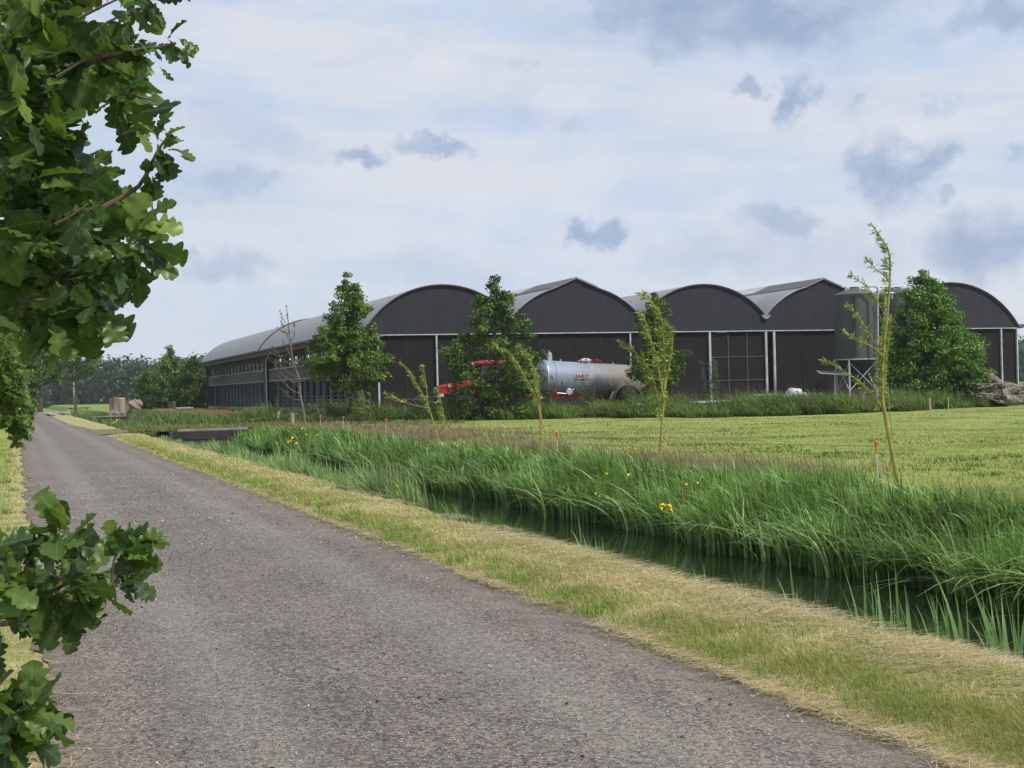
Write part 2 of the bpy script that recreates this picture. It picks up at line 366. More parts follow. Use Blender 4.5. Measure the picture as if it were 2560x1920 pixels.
n.l.new(base, p.inputs['Base Color']); p.inputs['Roughness'].default_value = .85; p.inputs['Specular IOR Level'].default_value = .25
n.l.new(n.bump(n.m('ADD', n.m('MULTIPLY', vc.outputs['Distance'], -.7), n.noise(v, 160, 3)), .8, .008), p.inputs['Normal'])
tagp(fast('road', np.stack([Xr, Yr, Zr], -1).reshape(-1, 3), np.stack([b0, b0 + 1, b0 + 10, b0 + 9], 1), m, smooth=True), kind='structure')
MASPH = m
# gravel driveway branching over the culvert
dv = []
dx = np.linspace(3.2, 11.5, 40)
for x in dx:
    fl = 5.5 * math.exp(-(x - 3.2) * 1.1)
    y0 = 64.5 - .4 * fl + (x > 10) * 0; y1 = 70.5 + .9 * fl
    dv.append([(x, y0 + (y1 - y0) * t, .034 + .05 * (1 if x > 4.5 else (x - 3.2) / 1.3)) for t in np.linspace(0, 1, 5)])
DV = np.array(dv).reshape(-1, 3); DV[:, 2] += np.where((DV[:, 0] > 5) & (DV[:, 0] < 10.2), .03, 0); b0 = (np.arange(39)[:, None] * 5 + np.arange(4)).ravel()
M_drive = M('dirt_drive', (.14, .115, .10), (.13, .15, .05), 1.0, .95, .5, 20)
tagp(fast('driveway', DV, np.stack([b0, b0 + 5, b0 + 6, b0 + 1], 1), M_drive), kind='structure')

# water
m, n, p, o = newmat('ditch_water'); v = n.coord()
p.inputs['Base Color'].default_value = (.018, .026, .012, 1); p.inputs['Roughness'].default_value = .03; p.inputs['Specular IOR Level'].default_value = .5; p.inputs['IOR'].default_value = 1.33
duck = n.m('MULTIPLY', n.sm(n.noise(v, 22, 4, .7), .62, .7), n.sm(n.noise(v, 1.1, 4), .52, .66))
n.l.new(n.mix(n.m('MULTIPLY', duck, .6), (.014, .022, .010), (.10, .13, .05)), p.inputs['Base Color'])
n.l.new(n.bump(n.noise(n.vm('MULTIPLY', v, (1, 1.6, 1)), 5, 3), .14, .012), p.inputs['Normal'])
wy = np.array([-55.0, 0, 30, 60, 100, 200]); WV = np.array([(x, y, -.6) for y in wy for x in (4.9, 9.3)]); WF = np.array([(2 * i, 2 * i + 1, 2 * i + 3, 2 * i + 2) for i in range(5)])
tagp(fast('water', WV, WF, m), kind='structure')

# ------------------------------------------------------------------ barn
BX, BY, LEN = 20.0, 84.0, 81.5
EAV = 4.95
M_gab = None
def cloth(name, c1, c2, dirt):
    m, n, p, o = newmat(name); v = n.coord(); s = n.sep(v)
    w = n.m('MULTIPLY', n.noise(n.vm('MULTIPLY', v, (1, 1, .12)), 9, 3), .5)
    col = n.mix(n.sm(n.noise(v, 1.2, 6, .65), .3, .7), c1, c2)
    col = n.mix(n.m('MULTIPLY', n.noise(v, 55, 2), .35), col, tuple(x * .5 for x in c1))
    ver = n.sm(n.noise(n.vm('MULTIPLY', v, (1, 1, .03)), 3.5, 4), .52, .68); col = n.mix(n.m('MULTIPLY', ver, .12), col, tuple(x * 1.5 for x in c2))
    col = n.mix(n.m('MULTIPLY', n.m('SUBTRACT', 1.0, n.sm(n.m('ADD', s[2], n.m('MULTIPLY', n.noise(v, 1.5, 4), 1.2)), .9, 2.6)), dirt), col, (.085, .065, .05))
    n.l.new(col, p.inputs['Base Color']); p.inputs['Roughness'].default_value = .8; p.inputs['Specular IOR Level'].default_value = .2
    n.l.new(n.bump(n.noise(n.vm('MULTIPLY', v, (1, 1, .25)), 3, 4), .35, .06), p.inputs['Normal']); return m
M_gab = cloth('dark_gable_cloth', (.033, .034, .041), (.040, .041, .049), 0)
M_cur = cloth('windbreak_mesh', (.0145, .0135, .0145), (.019, .0175, .018), .35)
m, n, p, o = newmat('roof_sheet'); v = n.coord(); s = n.sep(v)
ln = n.m('LESS_THAN', n.m('FRACT', n.m('DIVIDE', n.m('SUBTRACT', s[1], 0.0), 4.9)), .022)
ln2 = n.m('LESS_THAN', n.m('FRACT', n.m('DIVIDE', n.m('ADD', s[1], 1.6), 4.9)), .012)
rc = n.mix(n.sm(n.noise(n.vm('MULTIPLY', v, (.3, 1, .3)), 1.0, 6, .65), .3, .7), (.20, .20, .21), (.26, .26, .265))
rc = n.mix(n.m('MULTIPLY', n.m('MAXIMUM', ln, n.m('MULTIPLY', ln2, .5)), .5), rc, (.10, .10, .105))
n.l.new(rc, p.inputs['Base Color']); p.inputs['Roughness'].default_value = .55; p.inputs['Specular IOR Level'].default_value = .35
M_roof = m
M_ribs = M('roof_cap_dark', (.10, .10, .108), (.08, .08, .086), 2, .6)
M_cap = M('light_roof_panel', (.42, .41, .38), (.34, .33, .31), 2, .5)
M_conc = M('concrete', (.30, .29, .27), (.20, .20, .18), 2, .9, .4, 15)
M_dark = M('dark_timber', (.045, .038, .033), (.03, .026, .024), 3, .8, .3, 10, stretch=(1, 1, .2))
M_fas = M('fascia_brown', (.045, .035, .032), (.033, .027, .025), 2, .7)
M_trim = M('roof_edge_trim', (.30, .31, .32), (.22, .23, .24), 3, .5)
M_band = M('grey_side_curtain', (.085, .088, .086), (.065, .067, .066), 1.2, .8, .4, 6)
barn = thing('barn', 'long black barn with five arched roof spans, open slatted side and white posts', 'barn', (BX + 23, BY + 1, 0))
bays = [(-.3, 8.9, 4.56, 5.77, 7.97, 5.2, 6.0, False), (8.9, 17.7, 13.3, 5.75, 7.95, 6.0, 6.0, True), (17.7, 26.6, 22.15, 5.8, 8.0, 6.0, 6.0, False), (26.6, 35.45, 31.0, 5.8, 7.98, 6.0, 5.7, True), (35.45, 46.55, 41.0, 6.6, 8.13, 5.6, 5.2, False)]
def arcpts(b, kk=30):
    x0, x1, c, Rr, top, _, _, tent = b; out = []
    for x in np.linspace(x0, x1, kk):
        z = top - Rr + math.sqrt(max(Rr * Rr - (x - c) ** 2, 0)); out.append((x, z))
    return out
def topline(b):
    pts = arcpts(b)
    if b[7]:
        c = b[2]; L_ = [q for q in pts if q[0] < c - 1.4]; Rr = [q for q in pts if q[0] > c + 1.4]
        pts = L_ + [(c - 1.4, 7.80), (c, 8.38), (c + 1.4, 7.80)] + Rr
    return pts
for i, b in enumerate(bays):
    tl = topline(b); x0 = BX + (b[0] if i else .12); x1 = BX + (b[1] if i < 4 else 46.35)
    pp = [(x0, EAV)] + [(min(max(BX + x, x0), x1), z - .05) for x, z in tl] + [(x1, EAV)]
    MB().prism(pp, 'y', BY - .05, BY + .02).obj('gable', M_gab, barn)
    ap = topline(b); outer = [(BX + x, z) for x, z in ap]; inner = [(BX + x, z - .06) for x, z in ap][::-1]
    rf = MB(); k = len(ap)
    ys = [BY - .15, BY + LEN]
    V = [(x, y, z) for y in ys for x, z in outer] + [(x, y, z) for y in ys for x, z in inner]
    Fq = [(j, j + 1, k + j + 1, k + j) for j in range(k - 1)] + [(2 * k + j, 3 * k + j, 3 * k + j + 1, 2 * k + j + 1) for j in range(k - 1)]
    # close rims
    Fq += [(j + 1, j, 3 * k - 1 - j, 3 * k - 2 - j) for j in range(k - 1)]
    roof = rf.add(V, Fq).obj('roof', M_roof, barn, smooth=True)
    tr = MB(); P = [(BX + x, BY - .17, z + .0) for x, z in (tl if b[7] else ap)]; tr.tube(P, .035, 6).obj('edge_trim', M_trim if b[7] else M_ribs, barn)
    if b[7]:
        c = BX + b[2]
        for sg in (-1, 1):
            segs = [(BY - .18, BY + 7.2, M_ribs), (BY + 7.22, BY + LEN, M_cap if sg < 0 else M_ribs)]
            for (y0, y1, mm) in segs:
                MB().prism([(c + sg * 1.42, 7.83), (c, 8.41), (c, 8.45), (c + sg * 1.42, 7.87)], 'y', y0, y1).obj('ridge_cap', mm, barn)
        MB().box(c - 1.5, c - 1.38, BY - .1, BY + LEN, 7.80, 7.89).obj('ridge_flashing', M_trim, barn)
for x, z in ((8.9, 5.95), (17.7, 5.95), (26.6, 5.95), (35.45, 5.7), (46.75, 5.16)):
    pr = [(BX + x + .3 * math.cos(a), z + .05 - .3 * abs(math.sin(a)) * .95) for a in np.linspace(math.pi, 2 * math.pi, 9)]
    g = MB().prism(pr, 'y', BY - .22, BY + LEN).obj('valley_gutter', M_trim if x < 46 else M_ribs, barn)
# left roof rib and eave fascia
MB().tube([(BX + x, BY + 39.8, z + .05) for x, z in arcpts(bays[0])], .10, 6).obj('roof_rib', M_ribs, barn)
MB().box(BX - .42, BX - .3, BY - .1, BY + LEN, 4.82, 5.32).box(BX - .3, BX + .45, BY - .1, BY + LEN, 4.8, 4.86).obj('fascia', M_fas, barn)
MB().box(BX - .58, BX - .425, BY - .1, BY + LEN, 5.2, 5.33).obj('gutter', M_ribs, barn)
# facade: white line, curtains, posts
MB().box(BX + .35, BX + 46.5, BY - .14, BY - .052, EAV - .028, EAV + .028).obj('front_rail', M_white, barn)
posts = [.5, 4.13, 16.9, 22.5, 26.6, 27.2, 35.3, 39.8, 45.1, 46.42]
for a, b in zip(posts[:-1], posts[1:]):
    if abs(a - 22.5) < .01:
        dr = MB().box(BX + a + .08, BX + b - .08, BY + .04, BY + .1, .12, EAV - .08).obj('barn_door', M_cur, barn)
        fr = MB()
        for t in (1 / 3, 2 / 3): fr.box(BX + a + (b - a) * t - .035, BX + a + (b - a) * t + .035, BY - .005, BY + .038, .12, EAV - .1)
        for z in (1.75, 3.28): fr.box(BX + a + .1, BX + b - .1, BY - .008, BY + .037, z - .03, z + .03)
        fr.obj('door_frame', M('door_bar', (.12, .11, .10), (.05, .045, .04), 8, .7), dr)
    elif abs(a - 26.6) < .01:
        MB().box(BX + a - .8, BX + b + .6, BY + .8, BY + .9, .1, EAV - .08).obj('gap_shade_panel', M_dark, barn)  # dark panel added behind the post gap, stands for the shade inside
    else:
        MB().box(BX + a + .02, BX + b - .02, BY + .03, BY + .09, .1, EAV - .06).obj('windbreak_curtain', M_cur, barn)
M_seam = M('curtain_seam', (.028, .026, .027), (.022, .02, .021), 3, .7)
for x in (2.2, 6.1, 8.8, 10.7, 13.2, 14.9, 19.7, 29.4, 33.5, 43.0):
    MB().box(BX + x - .03, BX + x + .03, BY - .01, BY + .025, .15, EAV - .1).obj('curtain_seam', M_seam, barn)
pm = None
for x in posts:
    w = .065 if x in (26.6, 27.2, 22.5) else .045
    MB().box(BX + x - w, BX + x + w, BY - .13, BY + .02, 0, EAV - .055).obj('post', M_white, barn)
MB().box(BX + .4, BX + 46.5, BY - .04, BY + .12, 0, .1).obj('front_plinth', M_conc, barn)
# left side
SX = BX + .45
MB().box(SX - .03, SX + .03, BY + .1, BY + 4.3, .1, 4.8).obj('side_curtain', M_cur, barn)
MB().box(SX - .1, SX + .1, BY + 4.3, BY + 4.5, 0, 4.8).obj('side_post', M_white, barn)
MB().box(SX - .12, SX + .12, BY + 4.5, BY + LEN - .5, 0, .45).obj('side_plinth', M_conc, barn)
for y0, y1 in ((BY + 38.9, BY + 40.7), (BY + LEN - 1.6, BY + LEN - .2)):
    MB().box(SX - .22, SX + .3, y0, y1, 0, 4.8).obj('pier', M_dark, barn)
for y0, y1 in ((BY + 4.5, BY + 38.9), (BY + 40.7, BY + LEN - 1.6)):
    MB().box(SX - .02, SX + .03, y0, y1, 2.72, 3.68).obj('side_band', M_band, barn)
    MB().box(SX - .06, SX - .025, y0, y1, 2.68, 2.75).box(SX - .06, SX - .025, y0, y1, 3.64, 3.71).obj('band_rail', M_galv, barn)
    MB().box(SX - .05, SX + .05, y0, y1, 4.45, 4.8).obj('wall_plate', M_dark, barn)
M_rod = M('dull_steel', (.20, .22, .24), (.13, .14, .16), 5, .6)
rod = MB().box(SX - .09, SX - .063, BY + 5.2 - .013, BY + 5.2 + .013, .45, 4.45).obj('side_rod', M_rod, barn)
k = 0
for y in np.arange(5.2, LEN - 2, .85):
    if 38.6 < y < 41: continue
    k += 1
    if k > 1: c = rod.copy(); C.objects.link(c); c.parent = barn; c.location = (0, y - 5.2, 0)
col_ = MB().box(SX + .35, SX + .55, BY + 6 - .1, BY + 6 + .1, .1, 5.0).obj('side_column', M_rod, barn)
for y in np.arange(8.4, LEN - 2, 2.4):
    c = col_.copy(); C.objects.link(c); c.parent = barn; c.location = (0, y - 6, 0)
inp = MB().box(BX + 8.8, BX + 9.0, BY + 4.9, BY + 5.1, 0.03, 5.9).obj('inner_post', M_rod, barn)
for i in range(1, 16):
    c = inp.copy(); C.objects.link(c); c.parent = barn; c.location = (0, i * 4.9, 0)
for i in range(0, 16, 2):
    for dx_ in (8.8, 17.7, 26.5):
        c = inp.copy(); C.objects.link(c); c.parent = barn; c.location = (dx_, i * 4.9, 0)
rl_ = MB()
for z in (.7, 1.0, 1.3): rl_.box(BX + 3.5, BX + 3.56, BY + 3, BY + LEN - 3, z, z + .05)
rl_.obj('feed_rail', M_galv, barn)
MB().tube([(SX - .3, BY + 37.6, 4.8), (SX - .3, BY + 38.5, 4.45), (SX - .28, BY + 38.75, 3.9), (SX - .28, BY + 38.75, .3)], .06, 8).obj('downpipe', M_galv, barn)
# back and right walls, floor
MB().box(BX + .5, BX + 46.4, BY + LEN - .2, BY + LEN - .1, .1, 3.0).obj('back_wall', M_cur, barn)
MB().box(BX + 46.3, BX + 46.4, BY + .1, BY + LEN - .3, .1, 2.9).obj('right_wall', M_cur, barn)
MB().box(BX + .6, BX + 46.3, BY + .15, BY + LEN - .2, .04, .09).obj('barn_floor', M_conc, barn)

# ------------------------------------------------------------------ silos
M_silo = M('silo_shell', (.085, .092, .092), (.066, .072, .072), 1.6, .6, stretch=(1, 1, .2))
M_rust = M('rusty_strip', (.075, .048, .02), (.05, .042, .024), 5, .8)
def silo(x, y, label, strip):
    t = thing('feed_silo', label, 'silo', (x, y, 0), 'grey feed silos in front of the barn')
    r = 1.3
    MB().lathe((x, y, 0), [(r, 2.9), (r, 6.95), (r + .03, 6.97), (r * .45, 7.32), (.3, 7.4), (.3, 7.48), (.05, 7.5)], 36).obj('shell', M_silo, t, smooth=True)
    MB().lathe((x, y, 0), [(.14, .95), (r * .98, 2.86)], 32).obj('hopper', M('hopper_dark' + label[:3], (.035, .04, .05), (.025, .03, .04), 2, .5), t, smooth=True)
    MB().lathe((x, y, 0), [(r, 2.84), (r + .05, 2.84), (r + .05, 2.92), (r, 2.92)], 36).obj('ring', M_galv, t)
    if strip:
        a = -math.pi / 2 - TH - .28
        c = np.array([x + r * math.cos(a), y + r * math.sin(a)]); tn = np.array([-math.sin(a), math.cos(a)]); nm = np.array([math.cos(a), math.sin(a)])
        MB().obox((c[0], c[1], 4.95), (*(tn * .09), 0), (*(nm * .03), 0), (0, 0, 1.85)).obj('level_strip', M_rust, t)
    for i in range(4):
        a = math.pi / 4 + i * math.pi / 2 - .12; a2 = a + math.pi / 2; q = (x + r * math.cos(a), y + r * math.sin(a)); q2 = (x + r * math.cos(a2), y + r * math.sin(a2))
        MB().box(q[0] - .05, q[0] + .05, q[1] - .05, q[1] + .05, 0, 2.84).obj('leg', M_galv, t)
        MB().tube([(q[0], q[1], 2.7), (q2[0], q2[1], .9)], .035, 6).tube([(q2[0], q2[1], 2.7), (q[0], q[1], .9)], .035, 6).obj('brace', M_galv, t)
    MB().tube([(x - .75, y - .2, 7.1), (x - .75, y - .2, 7.5)], .07, 8).obj('vent_pipe', M_galv, t)
    return t
s1 = at(2140, 900, 91.5); s2 = at(2243, 900, 92.6)
t1 = silo(s1[0], s1[1], 'grey feed silo with a rust brown stripe down its side, left of the two', True)
t2 = silo(s2[0], s2[1], 'grey feed silo half hidden behind the dense green tree, right of the two', False)
def fillpipe(t, s, px, ytop, depth, x0px):
    a = at(px, ytop, depth); b = at(px, 965, depth); c = at(x0px, ytop, depth); rr = .16
    P = [(c[0], c[1], a[2] - .35), (c[0], c[1], a[2] - .12), (c[0] + .12, c[1], a[2]), (a[0] - .2, a[1], a[2]), (a[0] - .05, a[1], a[2] - .06), (a[0], a[1], a[2] - .25), (b[0], b[1], .9)]
    MB().tube(P, [.055] * 5 + [.075, .075], 8).obj('fill_pipe', M_galv, t, smooth=True)
    MB().tube([(b[0], b[1], 1.5), (b[0], b[1], .9)], .11, 10).obj('pipe_socket', M_white, t)
fillpipe(t1, s1, 2194, 716, 90.0, 2150); fillpipe(t2, s2, 2213, 733, 90.3, 2230)
p3 = at(2232, 718, 92)
MB().tube([(p3[0] - .9, p3[1], p3[2]), (p3[0], p3[1], p3[2]), (p3[0] + .1, p3[1], p3[2] - .1), (p3[0] + .1, p3[1], p3[2] - .5)], .06, 8).obj('top_pipe', M_galv, t2)

# ------------------------------------------------------------------ tanker
M_tank = None
m, n, p, o = newmat('galvanised_tank'); v = n.coord(); s = n.sep(v)
dirt = n.sm(n.m('ADD', s[0], n.m('MULTIPLY', n.m('SUBTRACT', n.noise(v, .9, 6, .65), .5), 4.5)), -1.3, 1.3)
g_ = n.mix(n.noise(v, 2.5, 6, .7), (.27, .32, .40), (.18, .215, .27))
g_ = n.mix(n.m('MULTIPLY', dirt, .85), g_, n.mix(n.noise(v, 5, 5), (.26, .225, .19), (.17, .14, .11)))
low = n.m('MULTIPLY', n.m('SUBTRACT', 1.0, n.sm(s[2], .9, 1.9)), .5); g_ = n.mix(low, g_, (.15, .14, .12))
n.l.new(g_, p.inputs['Base Color']); p.inputs['Roughness'].default_value = .6; p.inputs['Metallic'].default_value = .1; M_tank = m
M_red = M('red_paint', (.34, .035, .02), (.22, .025, .018), 3, .4)
M_red2 = M('faded_red_bonnet', (.40, .045, .045), (.30, .03, .03), 2, .35)
M_rub = M('tyre_rubber', (.03, .03, .03), (.05, .045, .04), 5, .9)
M_rim = M('grey_rim', (.30, .31, .33), (.22, .22, .23), 5, .6)
M_blk = M('black_plastic', (.025, .025, .027), (.035, .035, .037), 5, .5)
M_glass, n, p, o = newmat('cab_glass'); p.inputs['Base Color'].default_value = (.05, .07, .075, 1); p.inputs['Roughness'].default_value = .05; p.inputs['Transmission Weight'].default_value = .6
TY = 76.0
tk = thing('slurry_tanker', 'long galvanised slurry tanker with muddy rear parked before the barn', 'tanker', (30.9, TY, 0))
ang = .41 / 6.0; tilt = np.array([[math.cos(ang), 0, math.sin(ang)], [0, 1, 0], [-math.sin(ang), 0, math.cos(ang)]])
body = MB().lathe((27.9, TY, 2.12), [(.05, -.33), (.4, -.30), (.7, -.21), (.9, -.10), (1.0, 0), (1.0, .55), (1.035, .56), (1.035, .62), (1.0, .63), (1.0, 2.6), (1.012, 2.62), (1.012, 2.68), (1.0, 2.7), (1.0, 5.9), (.9, 6.02), (.65, 6.15), (.05, 6.22)], 48, 'x', tilt).obj('tank', M_tank, tk, smooth=True)
MB().lathe((27.95, TY, 2.12), [(1.0, 0), (1.05, .0), (1.05, .05), (1.0, .05)], 48, 'x', tilt).obj('tank_ring', M_galv, body)
MB().box(28.3, 28.55, TY - .14, TY + .14, 3.05, 3.5).box(28.34, 28.5, TY - .1, TY + .1, 3.5, 3.56).tube([(28.42, TY, 3.5), (28.42, TY, 3.68)], .03, 6).obj('valve_box', M_galv, tk, bevel=.02)
MB().tube([(28.3, TY, 3.42), (27.9, TY, 3.40), (27.45, TY, 3.1), (27.25, TY, 2.6), (27.25, TY, 1.6)], .05, 8).obj('air_hose', M_blk, tk, smooth=True)
MB().lathe((30.6, TY, 2.86), [(.35, 0), (.35, .14), (.42, .15), (.42, .19), (.2, .3), (.05, .33)], 20).obj('hatch', M_white, tk, smooth=True)
hh = MB()
for dx_ in (-.42, -.1, .25, .55): hh.box(30.6 + dx_ - .03, 30.6 + dx_ + .03, TY - .4, TY - .34, 2.9, 3.16)
hh.tube([(31.0, TY - .3, 2.95), (31.15, TY - .3, 3.12), (31.4, TY - .3, 3.0), (31.45, TY - .3, 2.85)], .03, 6).obj('hatch_clamps', M_red, tk)
MB().tube([(29.1, TY, 3.03), (29.1, TY, 3.16)], .05, 8).tube([(32.3, TY, 2.8), (32.3, TY, 2.92)], .05, 8).obj('lifting_eye', M_galv, tk)
sg = MB().box(29.55, 30.5, TY - 1.035, TY - 1.02, 2.02, 2.32).obj('sign_plate', M_white, tk)
cu = bpy.data.curves.new('sign_lettering', 'FONT'); cu.body = 'JAKO'; cu.size = .27; cu.extrude = .004; cu.space_character = 1.05; cu.offset = .012
tob = bpy.data.objects.new('tmp', cu); C.objects.link(tob)
dg = bpy.context.evaluated_depsgraph_get(); me = bpy.data.meshes.new_from_object(tob.evaluated_get(dg)); bpy.data.objects.remove(tob)
lt = bpy.data.objects.new('sign_lettering', me); C.objects.link(lt); me.materials.clear(); me.materials.append(M_red); lt.parent = sg
xs = [v_.co.x for v_ in me.vertices]; sx_ = .86 / (max(xs) - min(xs))
lt.matrix_local = Matrix.Translation((29.59 - 30.9, -1.042, 2.075)) @ Matrix.Rotation(R(90), 4, 'X') @ Matrix.Diagonal((sx_, 1, 1, 1))
MB().box(26.9, 33.6, TY - .55, TY - .4, .95, 1.15).box(26.9, 33.6, TY + .4, TY + .55, .95, 1.15).box(27.0, 27.2, TY - .55, TY + .55, .93, 1.17).box(29.9, 30.1, TY - .4, TY + .4, .96, 1.14).box(26.3, 27.0, TY - .1, TY + .1, .7, .95).obj('chassis', M_red, tk, bevel=.01)
MB().tube([(28.4, TY - .95, 1.65), (28.35, TY - 1.0, 1.3), (28.5, TY - 1.0, 1.1)], .07, 8).obj('red_lever', M_red, tk)
MB().lathe((29.2, TY - .95, 1.3), [(.16, -.08), (.19, -.06), (.19, .06), (.16, .08)], 16, 'y').tube([(28.5, TY - .95, 1.25), (29.0, TY - .98, 1.2), (29.5, TY - .95, 1.45)], .035, 6).obj('side_valve', M_galv, tk)
MB().tube([(28.85, TY - 1.0, 2.0), (28.9, TY - 1.07, 1.85), (28.8, TY - 1.05, 1.78)], .03, 6).tube([(31.7, TY - 1.0, 1.75), (31.75, TY - 1.07, 1.6)], .03, 6).obj('hook', M_galv, tk)
WX = 32.65
def arch(x, y0, y1, zc, r0, r1, a0=10, a1=170):
    pts = [(x + r1 * math.cos(R(a)), zc + r1 * math.sin(R(a))) for a in np.linspace(a0, a1, 20)] + [(x + r0 * math.cos(R(a)), zc + r0 * math.sin(R(a))) for a in np.linspace(a1, a0, 20)]
    mb = MB(); k = 20
    V = [(p_[0], y, p_[1]) for y in (y0, y1) for p_ in pts]
    kk = len(pts); Fq = [(j, j + 1, kk - 2 - j, kk - 1 - j) for j in range(k - 1)] + [(kk + j + 1, kk + j, 2 * kk - 1 - j, 2 * kk - 2 - j) for j in range(k - 1)]
    Fq += [(i, kk + i, kk + (i + 1) % kk, (i + 1) % kk) for i in range(kk)]
    return mb.add(V, Fq)
def wheel(parent, x, y, z, r, w, rimr=.55, out=-1):
    prof = [(r * rimr, -w / 2), (r * .86, -w / 2), (r * .97, -w * .38), (r, -w * .2), (r, w * .2), (r * .97, w * .38), (r * .86, w / 2), (r * rimr, w / 2)]
    wm = MB().lathe((x, y, z), prof, 32, 'y').obj('wheel', M_rub, parent, smooth=True)
    lug = MB()
    for i in range(22):
        a = 2 * math.pi * i / 22
        for sg_ in (-1, 1):
            aa = a + (.14 if sg_ > 0 else 0); c = np.array([x + r * math.cos(aa), y + sg_ * w * .22, z + r * math.sin(aa)])
            rad = np.array([math.cos(aa), 0, math.sin(aa)]); tn = np.array([-math.sin(aa), 0, math.cos(aa)]); ex = tn * .04 ; ey = (np.array([0, 1, 0]) * sg_ * w * .24 + tn * .07)
            lug.obox(c, ex, ey, rad * .028)
    lug.obj('tyre_lugs', M_rub, wm)
    yo = y + out * w * .42
    MB().lathe((x, y, z), [(r * rimr, -w * .45), (r * rimr * .93, -w * .47), (r * rimr * .85, -w * .2), (r * .2, -w * .16), (r * .16, -w * .34), (.01, -w * .36)] if out < 0 else [(.01, w * .36), (r * .16, w * .34), (r * .2, w * .16), (r * rimr * .85, w * .2), (r * rimr, w * .45)], 24, 'y').obj('rim', M_rim, wm, smooth=True)
for sg_ in (-1, 1): wheel(tk, WX, TY + sg_ * 1.05, .74, .74, .5, .5, sg_)
for sg_ in (-1, 1):
    y0, y1 = sorted((TY + sg_ * .78, TY + sg_ * 1.34)); arch(WX, y0, y1, .74, .83, .88).obj('mudguard', M_tank, tk, smooth=False)
MB().obox((WX - 1.0, TY - 1.28, 1.05), (.12, 0, .22), (0, .05, 0), (-.05, 0, .03)).box(33.9, 34.05, TY - 1.1, TY + 1.1, 1.0, 1.12).obj('rear_bar', M_galv, tk)
MB().box(33.8, 33.9, TY - 1.15, TY - .9, 1.2, 1.4).obj('rear_lamp', M_red, tk)

# ------------------------------------------------------------------ tractor
tr = thing('tractor', 'red farm tractor half hidden behind the broad alder tree', 'tractor', (24.0, TY - .1, 0))
yy = TY - .1
hood = [(21.75, 1.30), (21.72, 1.72), (21.95, 1.82), (22.8, 1.98), (24.1, 2.14), (24.1, 1.30)]
MB().prism(hood, 'y', yy - .42, yy + .42).obj('bonnet', M_red2, tr, bevel=.05)
MB().prism([(21.70, 1.32), (21.68, 1.66), (21.74, 1.66), (21.74, 1.32)], 'y', yy - .34, yy + .34).obj('grille', M_blk, tr)
MB().box(21.9, 24.1, yy - .36, yy + .36, .75, 1.3).obj('engine_block', M_blk, tr)
MB().box(22.9, 23.6, yy - .45, yy - .425, 1.35, 1.75).obj('side_grille', M_blk, tr)
for sg_ in (-1, 1):
    MB().lathe((21.85, yy + sg_ * .30, 1.52), [(.02, -.17), (.10, -.16), (.10, -.1), (.06, 0)], 14, 'x').obj('headlight', M_white, tr)
    MB().lathe((22.35, yy + sg_ * .425, 1.78), [(.02, sg_ * .02), (.07, sg_ * .02), (.07, 0)], 14, 'y').obj('bonnet_badge', M_white, tr)
MB().box(21.0, 21.75, yy - .2, yy + .2, .72, .98).prism([(20.55, .7), (20.5, 1.1), (20.75, 1.28), (21.15, 1.22), (21.25, .7)], 'y', yy - .55, yy + .55).obj('front_weight', M_blk, tr, bevel=.06)
MB().tube([(20.55, yy - .6, .75), (20.1, yy - .6, 1.12), (19.75, yy - .6, .95), (19.6, yy - .6, .45)], .06, 8).tube([(20.55, yy + .6, .75), (20.1, yy + .6, 1.12), (19.75, yy + .6, .95), (19.6, yy + .6, .45)], .06, 8).tube([(20.1, yy - .6, 1.12), (20.1, yy + .6, 1.12)], .05, 8).obj('front_linkage', M_blk, tr)
MB().box(21.7, 21.95, yy - .75, yy - .5, 1.2, 1.36).obj('work_lamp', M_white, tr, bevel=.02)
cab = MB()
for x, sg_ in ((24.15, -1), (24.15, 1), (25.0, -1), (25.0, 1), (25.95, -1), (25.95, 1)):
    cab.obox((x, yy + sg_ * .68, 2.35), (.035, 0, 0), (0, .035, 0), (.02, -sg_ * .03, .62))
cab.box(24.1, 26.0, yy - .72, yy + .72, 1.45, 1.72).obj('cab_frame', M_blk, tr)
MB().box(24.14, 25.97, yy - .69, yy - .67, 1.72, 2.9).box(24.14, 25.97, yy + .67, yy + .69, 1.72, 2.9).box(24.12, 24.13, yy - .65, yy + .65, 1.72, 2.9).box(25.98, 25.99, yy - .65, yy + .65, 1.72, 2.9).obj('cab_window', M_glass, tr)
MB().prism([(23.95, 2.93), (24.0, 3.06), (24.3, 3.14), (25.8, 3.14), (26.1, 3.04), (26.12, 2.93)], 'y', yy - .78, yy + .78).obj('cab_roof', M_red2, tr, bevel=.04)
MB().box(25.0, 25.5, yy - .3, yy + .3, 1.5, 1.62).box(25.4, 25.52, yy - .3, yy + .3, 1.62, 2.2).obj('seat', M_blk, tr)
MB().tube([(24.5, yy, 1.6), (24.75, yy, 2.0)], .03, 6).lathe((24.75, yy, 2.0), [(.18, 0), (.2, .02), (.18, .04)], 16).obj('steering_wheel', M_blk, tr)
MB().tube([(23.75, yy - .5, 1.6), (23.75, yy - .5, 2.9), (23.65, yy - .5, 3.05)], .055, 10).obj('exhaust', M_galv, tr, smooth=True)
for sg_ in (-1, 1):
    wheel(tr, 22.95, yy + sg_ * .85, .66, .66, .42, .55, sg_); wheel(tr, 25.6, yy + sg_ * .95, .88, .88, .55, .55, sg_)
    y0, y1 = sorted((yy + sg_ * .62, yy + sg_ * 1.08)); arch(22.95, y0, y1, .66, .72, .76, 30, 150).obj('front_fender', M_blk, tr)
    y0, y1 = sorted((yy + sg_ * .66, yy + sg_ * 1.25)); arch(25.6, y0, y1, .88, .96, 1.01, 5, 160).obj('rear_fender', M_red2, tr)
